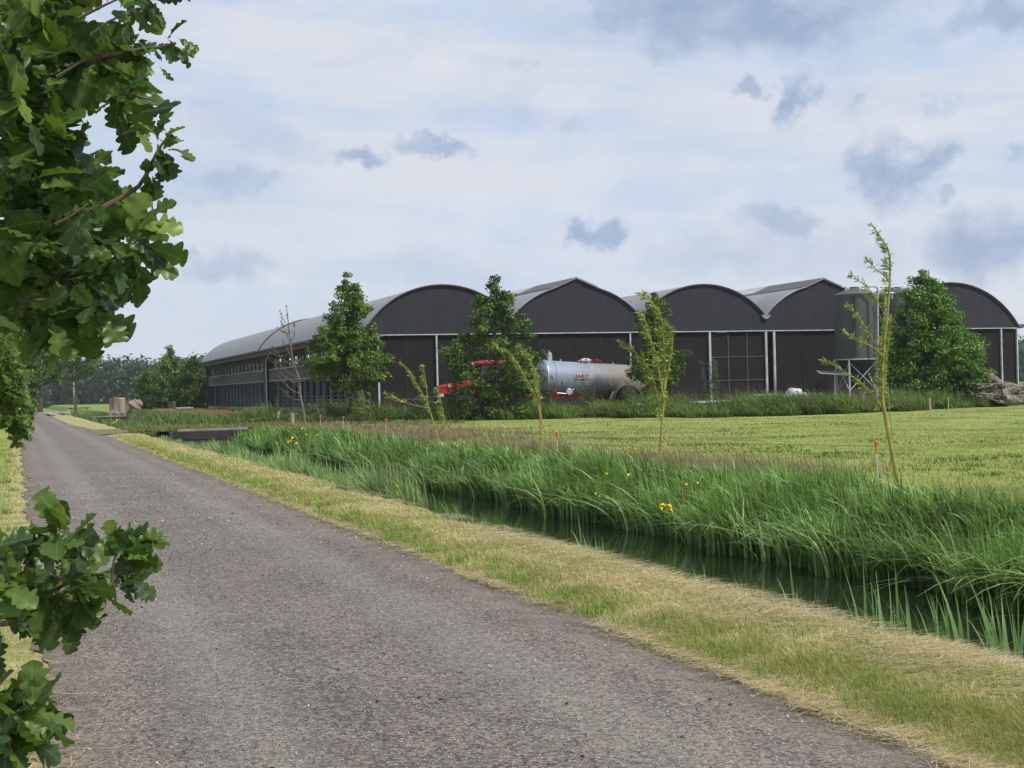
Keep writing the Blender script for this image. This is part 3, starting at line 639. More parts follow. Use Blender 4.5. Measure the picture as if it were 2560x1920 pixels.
MB().box(22.0, 26.3, yy - .25, yy + .25, .6, .9).box(22.9, 23.0, yy - .8, yy + .8, .6, .72).box(25.5, 25.7, yy - .9, yy + .9, .78, .98).obj('axle_frame', M_blk, tr)
MB().box(24.2, 24.8, yy - .95, yy - .6, .55, 1.0).obj('fuel_tank', M_white, tr, bevel=.04)

# ------------------------------------------------------------------ trees
def crown_tree(name, label, base, h, prof, ncl, lpc, leaf, cols, z0=.1, trunk_r=.09, group=None, clr=(.3, .6), lean=0, w=None, seed=1, bias=1.0, gap=0, mt=M_bark, up=.5, win=None, ws=1.0):
    """prof: (height fraction, left extent, right extent) as seen from the camera"""
    global rng; keep = rng; rng = np.random.default_rng(seed)
    t = thing(name, label, 'tree', (base[0], base[1], hgt(base[0], base[1])), group)
    bz = t.location[2]; pf = np.array(prof, float); pf[:, 1:] *= ws; b3 = np.array([base[0], base[1], bz])
    wid = np.interp(np.linspace(pf[0, 0], pf[-1, 0], 200), pf[:, 0], pf[:, 1] + pf[:, 2]); hh = np.linspace(pf[0, 0], pf[-1, 0], 200)
    pr = wid ** 1.25; pr /= pr.sum(); hf = rng.choice(hh, ncl, p=pr)
    phi = rng.random(ncl) * 2 * math.pi; rr = rng.random(ncl) ** (.5 / bias)
    l = np.interp(hf, pf[:, 0], pf[:, 1]); r_ = np.interp(hf, pf[:, 0], pf[:, 2]); mean = (l + r_) / 2
    u = np.cos(phi) * rr; w_ = np.sin(phi) * rr
    U = np.where(u > 0, u * r_, u * l); Wd = w_ * mean
    cc = b3 + RT * (U + lean * hf)[:, None] + FW * Wd[:, None] + UP * (hf * h)[:, None]
    if gap:
        g = np.sin(cc[:, 0] * 2.3 + seed) * np.sin(cc[:, 1] * 2.1) * np.sin(cc[:, 2] * 2.6 + 1); k_ = g > -gap; cc = cc[k_]; hf = hf[k_]; ncl = len(cc)
    tz = np.linspace(.74, .97, 7) * pf[-1, 0]; cl_ = b3 + RT * (lean * tz + (np.interp(tz, pf[:, 0], pf[:, 2]) - np.interp(tz, pf[:, 0], pf[:, 1])) * .5)[:, None] + rng.normal(size=(7, 3)) * .06 + UP * (tz * h)[:, None]
    cc = np.vstack([cc[hf < .93 * pf[-1, 0]], cl_]); hf = np.concatenate([hf[hf < .93 * pf[-1, 0]], tz]); ncl = len(cc)
    if win:
        v_ = cc - np.array([0, 0, CAMH]); dd0 = v_ @ FW; X0 = v_ @ RT / dd0 * FPX; Z0 = v_ @ UP / dd0 * FPX; px0 = 1280 + X0; py0 = 972 - Z0 - .0244 * X0
        k_ = ~((px0 > win[0]) & (px0 < win[2]) & (py0 > win[1]) & (py0 < win[3])); cc = cc[k_]; hf = hf[k_]; ncl = len(cc)
    rad = rng.uniform(clr[0], clr[1], ncl) * np.interp(hf, [pf[0, 0], .8, 1], [1, .88, .62])
    N = ncl * lpc; ci = np.repeat(np.arange(ncl), lpc); dirn = rng.normal(size=(N, 3)); dirn /= np.linalg.norm(dirn, axis=1, keepdims=True)
    dist = rng.random(N) ** .45; P = cc[ci] + dirn * (rad[ci] * dist)[:, None] * np.array([1, 1, .62])
    out = dirn * .7 + rng.normal(size=(N, 3)) * .55 + np.array([0, 0, up])
    col = palette(N, cols, w) * (1 + .22 * rng.normal(size=ncl)).clip(.6, 1.5)[ci][:, None]
    A = Acc(); A.add(*cards(P, leaf * rng.uniform(.65, 1.3, N), out, col, .75))
    A.obj('crown', MF, t)
    tb = MB(); top = h * pf[-1, 0] * .9
    zs = np.linspace(0, top, 9); wx = np.cumsum(rng.normal(size=9)) * .02 * h / 7; wx -= wx[0]
    TP = np.array([b3 + RT * (lean * z / h + wx[i]) + FW * wx[-i] * .5 + UP * z for i, z in enumerate(zs)]); TP[0] = b3 - UP * .1
    tb.tube(TP, np.linspace(trunk_r, trunk_r * .15, 9), 10).obj('trunk', mt, t, smooth=True)
    lm = MB()
    for i in rng.choice(ncl, min(ncl, 46), replace=False):
        c = cc[i]; zb = max((c[2] - bz) - np.linalg.norm(c[:2] - b3[:2]) * .65, h * z0 * .8); zb = min(zb, top * .97)
        q = np.array([np.interp(zb, zs, TP[:, k_]) for k_ in range(3)]); md = (q + c) / 2 + UP * -.05 * np.linalg.norm(c - q)
        lm.tube([q, md, c], [trunk_r * .32, trunk_r * .2, trunk_r * .08], 5)
    lm.obj('limbs', mt, t, smooth=True); rng = keep; return t
g1 = [(.085, .15, .025), (.13, .21, .038), (.19, .27, .06), (.055, .10, .02)]
g2 = [(.06, .115, .02), (.10, .17, .03), (.16, .23, .045), (.04, .08, .018)]
b = at(878, 1056, 73.5)
crown_tree('alder_tree', 'slender ragged green alder at the left front corner of the barn', b, 7.75,
    [(.22, .5, .5), (.30, 1.6, 1.5), (.40, 2.0, 1.9), (.50, 1.7, 1.3), (.6, 1.35, 1.1), (.72, .95, 1.1), (.82, .8, .55), (.92, .5, .42), (1.0, .12, .15)], 330, 85, .135, g1, ws=1.22, seed=3, clr=(.24, .5), bias=.9, gap=.25, trunk_r=.1, group='alder trees before the barn')
b = at(1245, 1052, 73)
crown_tree('alder_tree', 'broad dark alder hiding the tractor, layered branches down to the ground', b, 7.45,
    [(.0, 1.2, 1.5), (.10, 1.9, 1.6), (.24, 1.9, 1.8), (.40, 2.2, 2.0), (.47, 2.7, 2.3), (.52, 1.9, 1.9), (.62, 1.6, 1.7), (.74, 1.25, 1.1), (.83, .95, .85), (.92, .65, .6), (1.0, .2, .15)], 330, 80, .14, g2, ws=1.08, seed=5, clr=(.28, .55), bias=.95, gap=.32, win=(1165, 892, 1262, 926), trunk_r=.13, group='alder trees before the barn')
b = at(1645, 1030, 79)
crown_tree('alder_tree', 'narrow dark alder right behind the bright yellow-stemmed willow sapling', b, 6.7,
    [(.16, .5, .5), (.25, 1.3, 1.1), (.38, 1.5, 1.45), (.5, 1.1, 1.4), (.62, 1.0, 1.05), (.75, .85, .9), (.88, .7, .6), (1.0, .25, .1)], 200, 80, .14, g2, ws=1.15, seed=8, clr=(.25, .5), bias=.9, gap=.2, trunk_r=.09, group='alder trees before the barn')
b = at(2345, 1015, 77)
crown_tree('leafy_tree', 'dense rounded bright green tree beside the silos and log heap', b, 7.4,
    [(.06, 1.5, 1.6), (.15, 2.45, 2.4), (.27, 2.6, 2.75), (.38, 2.45, 2.7), (.5, 2.2, 2.2), (.62, 1.95, 1.45), (.75, 1.6, .9), (.88, 1.35, .45), (1.0, .45, .2)], 470, 85, .14, [(.08, .175, .025), (.13, .24, .04), (.19, .30, .065), (.05, .11, .02)], ws=1.05, seed=9, clr=(.3, .62), bias=1.2, trunk_r=.13, lean=-.35)
b = at(420, 1024, 150)
crown_tree('leafy_tree', 'dense pointed green tree left of the barn, before the far wood', b, 7.0,
    [(.03, 1.2, 1.2), (.2, 2.3, 2.1), (.4, 2.1, 2.2), (.55, 1.6, 2.0), (.75, .5, 1.4), (.9, .0, .9), (1.0, -.2, .4)], 190, 60, .2, g1, seed=12, clr=(.4, .8), bias=1.1, trunk_r=.12)
b = at(372, 1026, 152)
crown_tree('leafy_tree', 'light green spreading bush hugging the pointed tree on its left', b, 4.4,
    [(.03, .8, 1.2), (.3, 1.3, 1.5), (.6, 1.3, 1.2), (.9, .5, .5), (1.0, .1, .1)], 80, 60, .2, [(.07, .13, .02), (.1, .17, .03)], seed=13, clr=(.35, .65), trunk_r=.09)
b = at(484, 1028, 148)
crown_tree('leafy_tree', 'rounded yellow-green tree touching the far corner of the barn', b, 5.7,
    [(.02, 1.3, 1.1), (.25, 1.6, 1.4), (.5, 1.5, 1.3), (.75, 1.2, .9), (.92, .5, .5), (1.0, .1, .1)], 150, 60, .2, [(.045, .09, .016), (.07, .125, .022), (.09, .14, .025)], seed=14, clr=(.4, .7), trunk_r=.1)
# roadside trees at the left, far end of the road
b = at(101, 1029, 185)
crown_tree('roadside_tree', 'tall dark roadside tree with a thick bare trunk at the road bend', b, 12.5,
    [(.30, 1.6, 2.0), (.42, 3.5, 3.0), (.6, 3.8, 3.4), (.8, 3.0, 2.9), (.93, 1.6, 1.6), (1.0, .3, .3)], 300, 60, .28, g2, seed=15, clr=(.6, 1.1), trunk_r=.38, z0=.3)
b = at(190, 1022, 200)
crown_tree('roadside_tree', 'thin-crowned roadside tree with sky showing through its branches', b, 12.3,
    [(.42, .8, 1.0), (.5, 3.2, 2.6), (.65, 3.6, 3.1), (.8, 3.0, 2.6), (.92, 1.8, 1.6), (1.0, .3, .3)], 130, 55, .28, g2, seed=16, clr=(.4, .8), trunk_r=.2, z0=.35, gap=.1)
b = at(58, 1036, 130)
crown_tree('roadside_tree', 'dark full roadside tree leafy to the ground on the left verge', b, 9.0,
    [(.04, 1.3, 1.2), (.25, 1.9, 1.4), (.5, 2.2, 1.5), (.75, 2.0, 1.3), (.93, 1.1, .8), (1.0, .2, .2)], 230, 60, .2, g2, seed=17, clr=(.45, .85), trunk_r=.2)
b = at(18, 1045, 95)
crown_tree('roadside_tree', 'dark green tree at the extreme left edge behind the oak leaves', b, 8.5,
    [(.04, 1.2, 1.0), (.3, 1.9, 1.3), (.6, 2.0, 1.3), (.9, 1.1, .7), (1.0, .2, .2)], 230, 60, .17, g2, seed=18, clr=(.4, .75), trunk_r=.18)
# bare birch
def stick_tree(name, label, cat, stems, mat, r0, leafspec=None, group=None, base_d=None, seed=1):
    """stems: list of (list of (px,py,depth), r0)"""
    global rng; keep = rng; rng = np.random.default_rng(seed)
    S = [[at(*q) for q in st] for st, _ in stems]; b = S[0][0]
    t = thing(name, label, cat, (b[0], b[1], hgt(b[0], b[1])), group)
    def smooth(P, k=5):
        P = np.array(P); tt = np.arange(len(P)); ti = np.linspace(0, len(P) - 1, (len(P) - 1) * k + 1); Q = np.stack([np.interp(ti, tt, P[:, i]) for i in range(3)], 1)
        for _ in range(3): Q[1:-1] = (Q[:-2] + 2 * Q[1:-1] + Q[2:]) / 4
        return Q
    QS = [smooth(s_) for s_ in S]
    for (st, r_), Q in zip(stems, QS):
        if Q is QS[0]: Q[0] = Q[0] - UP * .08
    mb = MB(); mb.tube(QS[0], np.linspace(stems[0][1], stems[0][1] * .25, len(QS[0])), 8); mb.obj('trunk', mat, t, smooth=True)
    if len(QS) > 1:
        mb = MB()
        for (st, r_), Q in zip(stems[1:], QS[1:]): mb.tube(Q, np.linspace(r_, r_ * .3, len(Q)), 6)
        mb.obj('branches', mat, t, smooth=True)
    if leafspec:
        A = Acc(); tw = MB()
        for i, Q in enumerate(QS):
            f0, dens, ll, asp, cols, twl, wind = leafspec[i] if isinstance(leafspec, list) else leafspec
            L = np.concatenate([[0], np.cumsum(np.linalg.norm(np.diff(Q, axis=0), axis=1))]); tot = L[-1]; nt = int(dens * tot * (1 - f0))
            for s_ in tot * (f0 + (1 - f0) * rng.random(nt)):
                q = np.array([np.interp(s_, L, Q[:, k_]) for k_ in range(3)]); fr = s_ / tot
                tl = twl * rng.uniform(.4, 1.1) * (1.15 - .75 * fr)
                dv_ = -RT * rng.uniform(.2, 1.0) * wind + FW * rng.normal() * .55 + RT * rng.normal() * .35 + UP * rng.uniform(.25, 1.0); dv_ /= np.linalg.norm(dv_)
                e = q + dv_ * tl * .6; e2 = e + (dv_ - RT * wind * .8 - UP * .15) * tl * .45
                tw.tube([q, e, e2], [r0 * .22, r0 * .15, r0 * .08], 4)
                nl = max(4, int(tl / ll * 5)); f_ = rng.random(nl)[:, None]
                P = np.where(f_ < .6, q + (e - q) * f_ / .6, e + (e2 - e) * (f_ - .6) / .4)
                axs = np.tile(dv_ - RT * wind * .9, (nl, 1)) + rng.normal(size=(nl, 3)) * .62
                A.add(*cards(P, ll * rng.uniform(.7, 1.25, nl), rng.normal(size=(nl, 3)) + UP * .9, palette(nl, cols), asp, axis=axs, fold=.06))
        tw.obj('twigs', mat, t); A.obj('leaves', MF, t)
    rng = keep; return t
M_birch = M('pale_birch_bark', (.50, .46, .40), (.34, .30, .26), 4, .8)
stick_tree('birch_tree', 'dead pale birch trunk with a bare fork before the far wood', 'tree',
    [([(188, 1013, 300), (185, 980, 300), (184, 955, 300), (187, 925, 300), (189, 890, 300), (192, 860, 300)], .2), ([(184, 952, 300), (178, 942, 300), (174, 930, 300)], .09), ([(186, 940, 300), (190, 930, 300)], .08)], M_birch, .2)
# leafless sapling by the barn side
dd = 65
rngb = random.Random(4)
stm = [([(764, 1072, dd), (758, 1020, dd), (750, 985, dd), (749, 945, dd), (735, 915, dd), (728, 872, dd), (722, 820, dd), (716, 762, dd)], .055)]
for (fx, fy), (tx, ty) in (((749, 943), (688, 900)), ((735, 915), (672, 860)), ((748, 955), (690, 925)), ((750, 985), (690, 935)), ((740, 925), (705, 845)), ((728, 872), (700, 790)), ((722, 820), (697, 775)), ((730, 880), (670, 880)), ((750, 970), (668, 890)), ((726, 850), (736, 810)), ((724, 830), (690, 815)), ((753, 1000), (700, 970)), ((749, 950), (768, 930))):
    mx, my = (fx + tx) / 2 + 6, (fy + ty) / 2 + 14
    dz = rngb.uniform(-1.2, 1.2); stm.append(([(fx, fy, dd), (mx, my, dd + dz * .5), (tx, ty, dd + dz)], .02))
rl_cols = [(.16, .09, .06), (.12, .08, .05), (.2, .16, .09)]
stick_tree('sapling', 'almost leafless grey sapling leaning in front of the barn side', 'tree', stm, M('grey_twig', (.20, .18, .15), (.14, .125, .10), 6, .8), .035, leafspec=(.35, 9, .05, .6, rl_cols, .28, .35), seed=6)
# willow saplings along the ditch
wc = [(.26, .35, .075), (.34, .42, .11), (.18, .27, .055), (.38, .40, .14)]
def W(pts, d): return [(x, y, d) for x, y in pts]
stick_tree('willow_sapling', 'wispy willow sapling left of the tractor, two thin stems bent by the wind', 'tree',
    [(W([(1102, 1118), (1085, 1060), (1066, 1000), (1047, 972), (1030, 938), (1016, 922), (1003, 907)], 40), .022), (W([(1118, 1116), (1112, 1060), (1100, 990), (1092, 972)], 40.3), .014), (W([(1070, 1012), (1066, 968), (1062, 940), (1059, 915)], 40), .014), (W([(1072, 1020), (1030, 1012), (1000, 1004), (962, 985)], 39.6), .012)],
    M_will, .010, leafspec=(.40, 30, .11, .3, wc, .2, .8), group='willow saplings along the ditch', seed=21)
d = 33.5
stick_tree('willow_sapling', 'willow sapling with two long bare stems leaning over the tanker front', 'tree',
    [(W([(1352, 1142), (1353, 1080), (1350, 1030), (1338, 990), (1312, 942), (1290, 905), (1272, 882), (1250, 876), (1236, 862)], d), .026), (W([(1355, 1075), (1352, 1030), (1345, 985), (1342, 940), (1330, 908), (1312, 880), (1297, 868)], d), .018), (W([(1354, 1060), (1350, 1000), (1347, 955), (1345, 930)], d - .3), .012)],
    M_will, .010, leafspec=(.38, 34, .105, .3, wc, .16, .6), group='willow saplings along the ditch', seed=22)
d = 30
stick_tree('willow_sapling', 'many-stemmed bright willow sapling in front of the narrow dark alder', 'tree',
    [(W([(1651, 1160), (1653, 1080), (1660, 1000), (1663, 940), (1661, 870), (1655, 800), (1640, 770), (1618, 745), (1605, 735)], d), .032), (W([(1658, 1015), (1645, 985), (1630, 940), (1612, 905), (1592, 885), (1570, 868), (1552, 855)], d), .018), (W([(1661, 985), (1668, 940), (1680, 880), (1683, 845), (1670, 812)], d), .018), (W([(1658, 990), (1650, 940), (1640, 890), (1622, 830), (1612, 795), (1598, 780)], d - .2), .018), (W([(1656, 1020), (1640, 985), (1622, 930), (1600, 900)], d + .2), .012)],
    M_will, .011, leafspec=(.26, 46, .115, .3, wc, .19, .8), group='willow saplings along the ditch', seed=23)
d = 19.3
stick_tree('willow_sapling', 'tallest willow sapling, yellow stem reaching above the silos', 'tree',
    [(W([(2254, 1245), (2240, 1180), (2226, 1110), (2213, 1040), (2206, 1000), (2206, 940), (2208, 880), (2218, 790), (2224, 720), (2226, 660), (2222, 625), (2200, 590), (2176, 556)], d), .031), (W([(2207, 1020), (2180, 985), (2150, 955), (2120, 935), (2085, 912), (2056, 902)], d), .014), (W([(2210, 980), (2216, 900), (2222, 850), (2228, 800)], d + .1), .012),
     (W([(2207, 910), (2190, 860), (2165, 820), (2140, 785), (2118, 765)], d), .011), (W([(2208, 890), (2180, 865), (2150, 855), (2112, 832)], d - .1), .010), (W([(2218, 800), (2190, 745), (2165, 715), (2145, 700), (2130, 688)], d), .011), (W([(2222, 700), (2200, 680), (2180, 665), (2170, 650)], d), .009), (W([(2206, 1000), (2195, 1030), (2190, 1015)], d), .006), (W([(2224, 1180), (2232, 1100), (2222, 1010), (2220, 960)], d + .1), .010)],
    M_will, .009, leafspec=[(.36, 42, .085, .22, wc, .17, .7), (.15, 26, .085, .22, wc, .12, .8), (.05, 90, .085, .22, wc, .13, .5), (.35, 36, .085, .22, wc, .13, .8), (.4, 36, .085, .22, wc, .12, .8), (.3, 36, .085, .22, wc, .13, .8), (.2, 36, .085, .22, wc, .1, .8), (.1, 12, .06, .2, wc, .08, .5), (.2, 12, .06, .2, wc, .07, .5)], group='willow saplings along the ditch', seed=24)
# silver willows blown by the wind in the tall weeds
sw = [(.11, .17, .09), (.16, .22, .13), (.08, .13, .06)]
def shrub(label, px, py, w, h, d, seed, cols=sw):
    r_ = random.Random(seed); stems = []
    for i in range(6):
        x0 = px + r_.uniform(-.12, .12) * w; tx = px - w * r_.uniform(-.35, .55); ty = py - h * r_.uniform(.75, 1.0)
        stems.append(([(x0, py, d), ((x0 * .4 + tx * .6) + w * .12, (py + ty) / 2, d + r_.uniform(-.3, .3)), (tx, ty, d + r_.uniform(-.5, .5))], .02))
    return stick_tree('willow_shrub', label, 'shrub', stems, M_twig, .012, leafspec=(.15, 15, .11, .3, cols, .34, .9), group='silvery willow shrubs in the tall weeds', seed=seed)
shrub('silvery wind-bent willow shrub before the right barn door', 1770, 1035, 90, 150, 76, 31)
shrub('silvery willow shrub rising between tractor bonnet and cab', 1128, 1040, 50, 155, 74, 32)
shrub('small silvery willow shrub before the tank front end', 1378, 1035, 50, 115, 74, 33)
shrub('silvery willow shrub covering the end of the red lettering', 1470, 1035, 60, 95, 74, 34)
shrub('small willow shrub beside the tanker wheel', 1580, 1030, 44, 85, 74.5, 35)
shrub('yellow-green low shrub at the foot of the slender alder', 905, 1050, 60, 75, 72, 36, wc)
shrub('pale willow shrub at the left end of the tall weeds', 800, 1058, 50, 50, 70, 37, sw)

# ------------------------------------------------------------------ oak in the foreground
def oak_leaf_proto():
    T = np.linspace(0, 1, 43); env = np.interp(T, [0, .07, .2, .4, .6, .78, .9, .97, 1], [.012, .02, .13, .24, .33, .31, .21, .10, .0])
    return T, env * (.56 + .46 * np.abs(np.sin(np.pi * (T * 4.9 + .05))) ** .65)
LT, LW = oak_leaf_proto(); K = len(LT)
def oak_leaves(P, dirs, nrm, size, col):
    nn = len(P); dirs = dirs / np.linalg.norm(dirs, axis=1, keepdims=True); nrm = nrm - dirs * np.sum(nrm * dirs, 1, keepdims=True); nrm /= np.linalg.norm(nrm, axis=1, keepdims=True) + 1e-9
    sd_ = np.cross(dirs, nrm); s = size[:, None, None]
    curl = rng.uniform(-.15, .4, nn)[:, None]; cup = rng.uniform(-.35, .55, nn)[:, None]; ph1 = rng.random((nn, 1)) * 6; ph2 = rng.random((nn, 1)) * 6; jit = (1 + .13 * np.sin(LT[None] * 13 + ph1)) * rng.uniform(.8, 1.2, (nn, 1)); jit2 = (1 + .13 * np.sin(LT[None] * 13 + ph2)) * rng.uniform(.8, 1.2, (nn, 1))
    ctr = P[:, None, :] + s * (dirs[:, None, :] * LT[None, :, None] - nrm[:, None, :] * (curl * LT[None] ** 2)[:, :, None])
    wav = .03 * np.sin(LT * 22)[None] * rng.uniform(.4, 1.6, (nn, 1))
    wl = LW[None] * jit; wr = LW[None] * jit2
    Lf = ctr + s * (sd_[:, None, :] * wl[:, :, None] + nrm[:, None, :] * (wl * cup + wav)[:, :, None]) + s * dirs[:, None, :] * (.22 * wl)[:, :, None]
    Rf = ctr + s * (-sd_[:, None, :] * wr[:, :, None] + nrm[:, None, :] * (wr * cup - wav)[:, :, None]) + s * dirs[:, None, :] * (.22 * wr)[:, :, None]
    V = np.stack([Lf, ctr, Rf], 2).reshape(-1, 3)
    q = []
    for i in range(K - 1): q += [[3 * i, 3 * i + 1, 3 * i + 4, 3 * i + 3], [3 * i + 1, 3 * i + 2, 3 * i + 5, 3 * i + 4]]
    F = ((np.arange(nn) * 3 * K)[:, None, None] + np.array(q)[None]).reshape(-1, 4)
    lf = np.zeros((nn, K, 3, 3)); lf[:, :, 0, 0] = wl; lf[:, :, 2, 0] = -wr; lf[..., 1] = LT[None, :, None]
    return V, F, np.repeat(col, 3 * K, axis=0), lf.reshape(-1, 3)
def inpoly(x, y, poly):
    c = np.zeros(len(x), bool); k = len(poly)
    for i in range(k):
        x1, y1 = poly[i]; x2, y2 = poly[(i + 1) % k]
        if y1 == y2: continue
        c ^= ((y1 > y) != (y2 > y)) & (x < (x2 - x1) * (y - y1) / (y2 - y1) + x1)
    return c
def edged(x, y, poly):
    d = np.full(len(x), 1e9)
    for (x1, y1), (x2, y2) in zip(poly, poly[1:] + poly[:1]):
        if max(x1, x2) <= 0 or max(y1, y2) <= 0: continue
        L2 = (x2 - x1) ** 2 + (y2 - y1) ** 2 + 1e-9; t = np.clip(((x - x1) * (x2 - x1) + (y - y1) * (y2 - y1)) / L2, 0, 1)
        d = np.minimum(d, np.hypot(x - x1 - t * (x2 - x1), y - y1 - t * (y2 - y1)))
    return d
oc = [(.075, .135, .028), (.105, .175, .034), (.05, .095, .028), (.17, .235, .045), (.04, .078, .036)]
oak = thing('oak_tree', 'near oak with lobed dark green leaves overhanging the left side of the road', 'tree', (-2.9, 3.4, 0))
OV, OF, OT, OL = [], [], [], []; on = 0
tw = MB()
def rosette(c, k, size, outward):
    global on
    outward = outward / (np.linalg.norm(outward) + 1e-9)
    dv_ = outward[None] * .75 + rng.normal(size=(k, 3)) * .62 - UP * .12
    nr = UP[None] * .75 + rng.normal(size=(k, 3)) * .55 - FW * .2
    V, F, T, Lf = oak_leaves(np.repeat(c[None], k, 0) + rng.normal(size=(k, 3)) * .012, dv_, nr, size * rng.uniform(.65, 1.25, k), palette(k, oc, [.3, .28, .2, .1, .12], .15))
    OV.append(V); OF.append(F + on); OT.append(T); OL.append(Lf); on += len(V)
polys = [([(-20, -60), (200, -60), (205, 30), (160, 60), (200, 85), (270, 60), (295, 25), (340, 30), (365, 100), (350, 130), (400, 180), (365, 205), (385, 290), (350, 350), (300, 365), (330, 395), (370, 330), (455, 330), (445, 440), (390, 480), (330, 470), (300, 500), (365, 540), (370, 670), (330, 715), (300, 690), (265, 690), (290, 800), (275, 830), (250, 800), (210, 840), (120, 860), (70, 850), (-20, 850)], 255, 46, 3.0, 4.5, .098),
         ([(246, -60), (450, -60), (440, 8), (400, 25), (385, 75), (350, 40), (300, 45), (250, 10)], 10, 12, 3.0, 3.4, .07),
         ([(-20, 1170), (44, 1200), (64, 1260), (100, 1330), (130, 1300), (190, 1315), (230, 1345), (250, 1400), (230, 1440), (270, 1510), (200, 1530), (160, 1560), (110, 1590), (85, 1620), (-20, 1600)], 34, 40, 2.7, 3.3, .074),
         ([(258, 1380), (290, 1320), (330, 1320), (345, 1380), (300, 1430)], 5, 14, 3.0, 3.1, .07),
         ([(-20, 1715), (75, 1750), (95, 1800), (60, 1880), (-20, 1900)], 15, 24, 2.6, 3.1, .085)]
holes = [(215, 330, 24), (175, 290, 20), (250, 300, 14), (205, 265, 18), (360, 400, 16), (150, 480, 14), (235, 660, 20), (250, 640, 18)]
for poly, cnt, marg, d0, d1, ls in polys:
    xs_, ys_ = [q[0] for q in poly], [q[1] for q in poly]; got = 0
    for _ in range(40):
        x = rng.uniform(min(xs_), max(xs_), 400); y = rng.uniform(min(ys_), max(ys_), 400); ok = inpoly(x, y, poly) & (edged(x, y, poly) > marg)
        for hx, hy, hr in holes: ok &= np.hypot(x - hx, y - hy) > hr + 38
        for px_, py_ in zip(x[ok], y[ok]):
            if got >= cnt: break
            dpt = rng.uniform(d0, d1); c = at(px_, py_, dpt); rosette(c, int(rng.integers(4, 8)), ls, RT * .6 + UP * .1 + rng.normal(size=3) * .5)
            if rng.random() < .25: 
                q = c - RT * rng.uniform(.08, .2) - UP * rng.uniform(-.03, .08) + rng.normal(size=3) * .03; tw.tube([q, (q + c) / 2 + rng.normal(size=3) * .008, c], [.004, .003, .002], 5)
            got += 1
        if got >= cnt: break
# crown continuing out of frame, left and above
for _ in range(170):
    c = at(rng.uniform(-900, -150), rng.uniform(-500, 1200), rng.uniform(2.9, 5)); rosette(c, 6, .10, rng.normal(size=3) + RT * .3)
for _ in range(110):
    c = at(rng.uniform(-800, 380), rng.uniform(-800, -170), rng.uniform(3.1, 5)); rosette(c, 6, .10, rng.normal(size=3) + RT * .3)
# visible branches and twigs that carry the outer rosettes
def branch(pts, d, r0, r1, ends=0):
    P = [at(x, y, d + dz) for x, y, dz in pts]; tw.tube(P, np.linspace(r0, r1, len(P)), 7); return P
for pts, d, r0, r1 in (([(-300, 700, .6), (20, 575, .3), (163, 540, .1), (255, 520, 0), (300, 497, .01), (347, 466, 0), (370, 430, .01), (390, 385, 0), (412, 350, 0)], 3.1, .009, .0025), ([(0, 250, .4), (217, 160, .1), (260, 140, 0), (325, 128, 0), (400, 118, 0), (440, 108, 0)], 3.1, .008, .003),
                       ([(-200, 1560, .3), (0, 1512, 0), (80, 1492, 0), (140, 1474, 0), (180, 1450, 0)], 2.9, .008, .003), ([(0, 1560, .2), (90, 1545, 0), (163, 1520, 0), (225, 1492, 0), (277, 1465, 0), (297, 1436, 0), (356, 1418, 0)], 2.9, .007, .003), ([(277, 1465, 0), (285, 1400, 0), (300, 1370, 0)], 2.9, .003, .002),
                       ([(0, 580, .2), (60, 590, 0), (90, 600, 0)], 3.1, .005, .002), ([(100, 740, .1), (170, 650, 0), (215, 610, 0)], 3.1, .005, .002), ([(-40, 1470, .1), (20, 1450, 0), (60, 1430, 0), (70, 1400, 0)], 2.8, .005, .002), ([(100, 1578, 0), (160, 1576, 0)], 2.9, .003, .0025), ([(330, 610, 0), (360, 600, 0), (375, 588, 0)], 3.1, .004, .0025), ([(335, 235, 0), (360, 245, 0), (387, 250, 0)], 3.1, .003, .002)):
    branch(pts, d, r0, r1)
def spray(pts, d, size, k=3):
    for x, y, dx_, dy_ in pts:
        c = at(x, y, d); dr_ = RT * dx_ + UP * dy_; rosette(c, k, size, dr_ * 1.8)
spray([(400, 118, .9, .1), (425, 110, .8, .3), (375, 125, .3, -1), (360, 150, .5, -.9), (430, 112, .6, -.4), (330, 70, .0, .9)], 3.1, .055)
spray([(408, 350, .2, 1), (415, 340, .9, .4), (400, 385, .9, -.2), (420, 400, .6, -.9), (395, 420, .4, -.9), (380, 440, .5, -.9), (430, 360, .6, -.8), (365, 340, -.2, 1)], 3.1, .055)
spray([(300, 1400, .2, 1), (322, 1395, .4, 1), (340, 1412, .9, .5), (330, 1425, .9, .1), (285, 1385, -.6, .6), (300, 1445, .8, -.7), (318, 1452, .9, -.8)], 2.9, .07)
spray([(270, 1460, .7, -.8), (205, 1500, .5, -1), (150, 1520, .1, -1), (90, 1540, 0, -1), (190, 1430, .8, .6)], 2.9, .08)
spray([(330, 640, .5, -.9), (345, 660, .3, -1), (305, 640, .6, -.7), (260, 760, .5, -1), (235, 770, .2, -1), (340, 560, 1, .1), (345, 590, 1, -.2)], 3.05, .09, 3)
spray([(60, 800, 0, -1), (110, 815, .3, -1), (160, 810, .2, -1), (200, 795, .5, -.8)], 3.2, .09, 4)
fast('leaves', np.vstack(OV), np.vstack(OF), ML, oak, np.vstack(OT).clip(.01, 1), leaf=np.vstack(OL), smooth=True)
tw.obj('twigs', M_twig, oak, smooth=True)
tb = MB(); tb.tube([(-2.9, 3.4, -.1), (-2.88, 3.42, 1.2), (-2.95, 3.5, 2.6), (-2.9, 3.6, 4.2)], [.16, .13, .11, .07], 12)
tb.obj('trunk', M_bark, oak, smooth=True)
lm = MB()
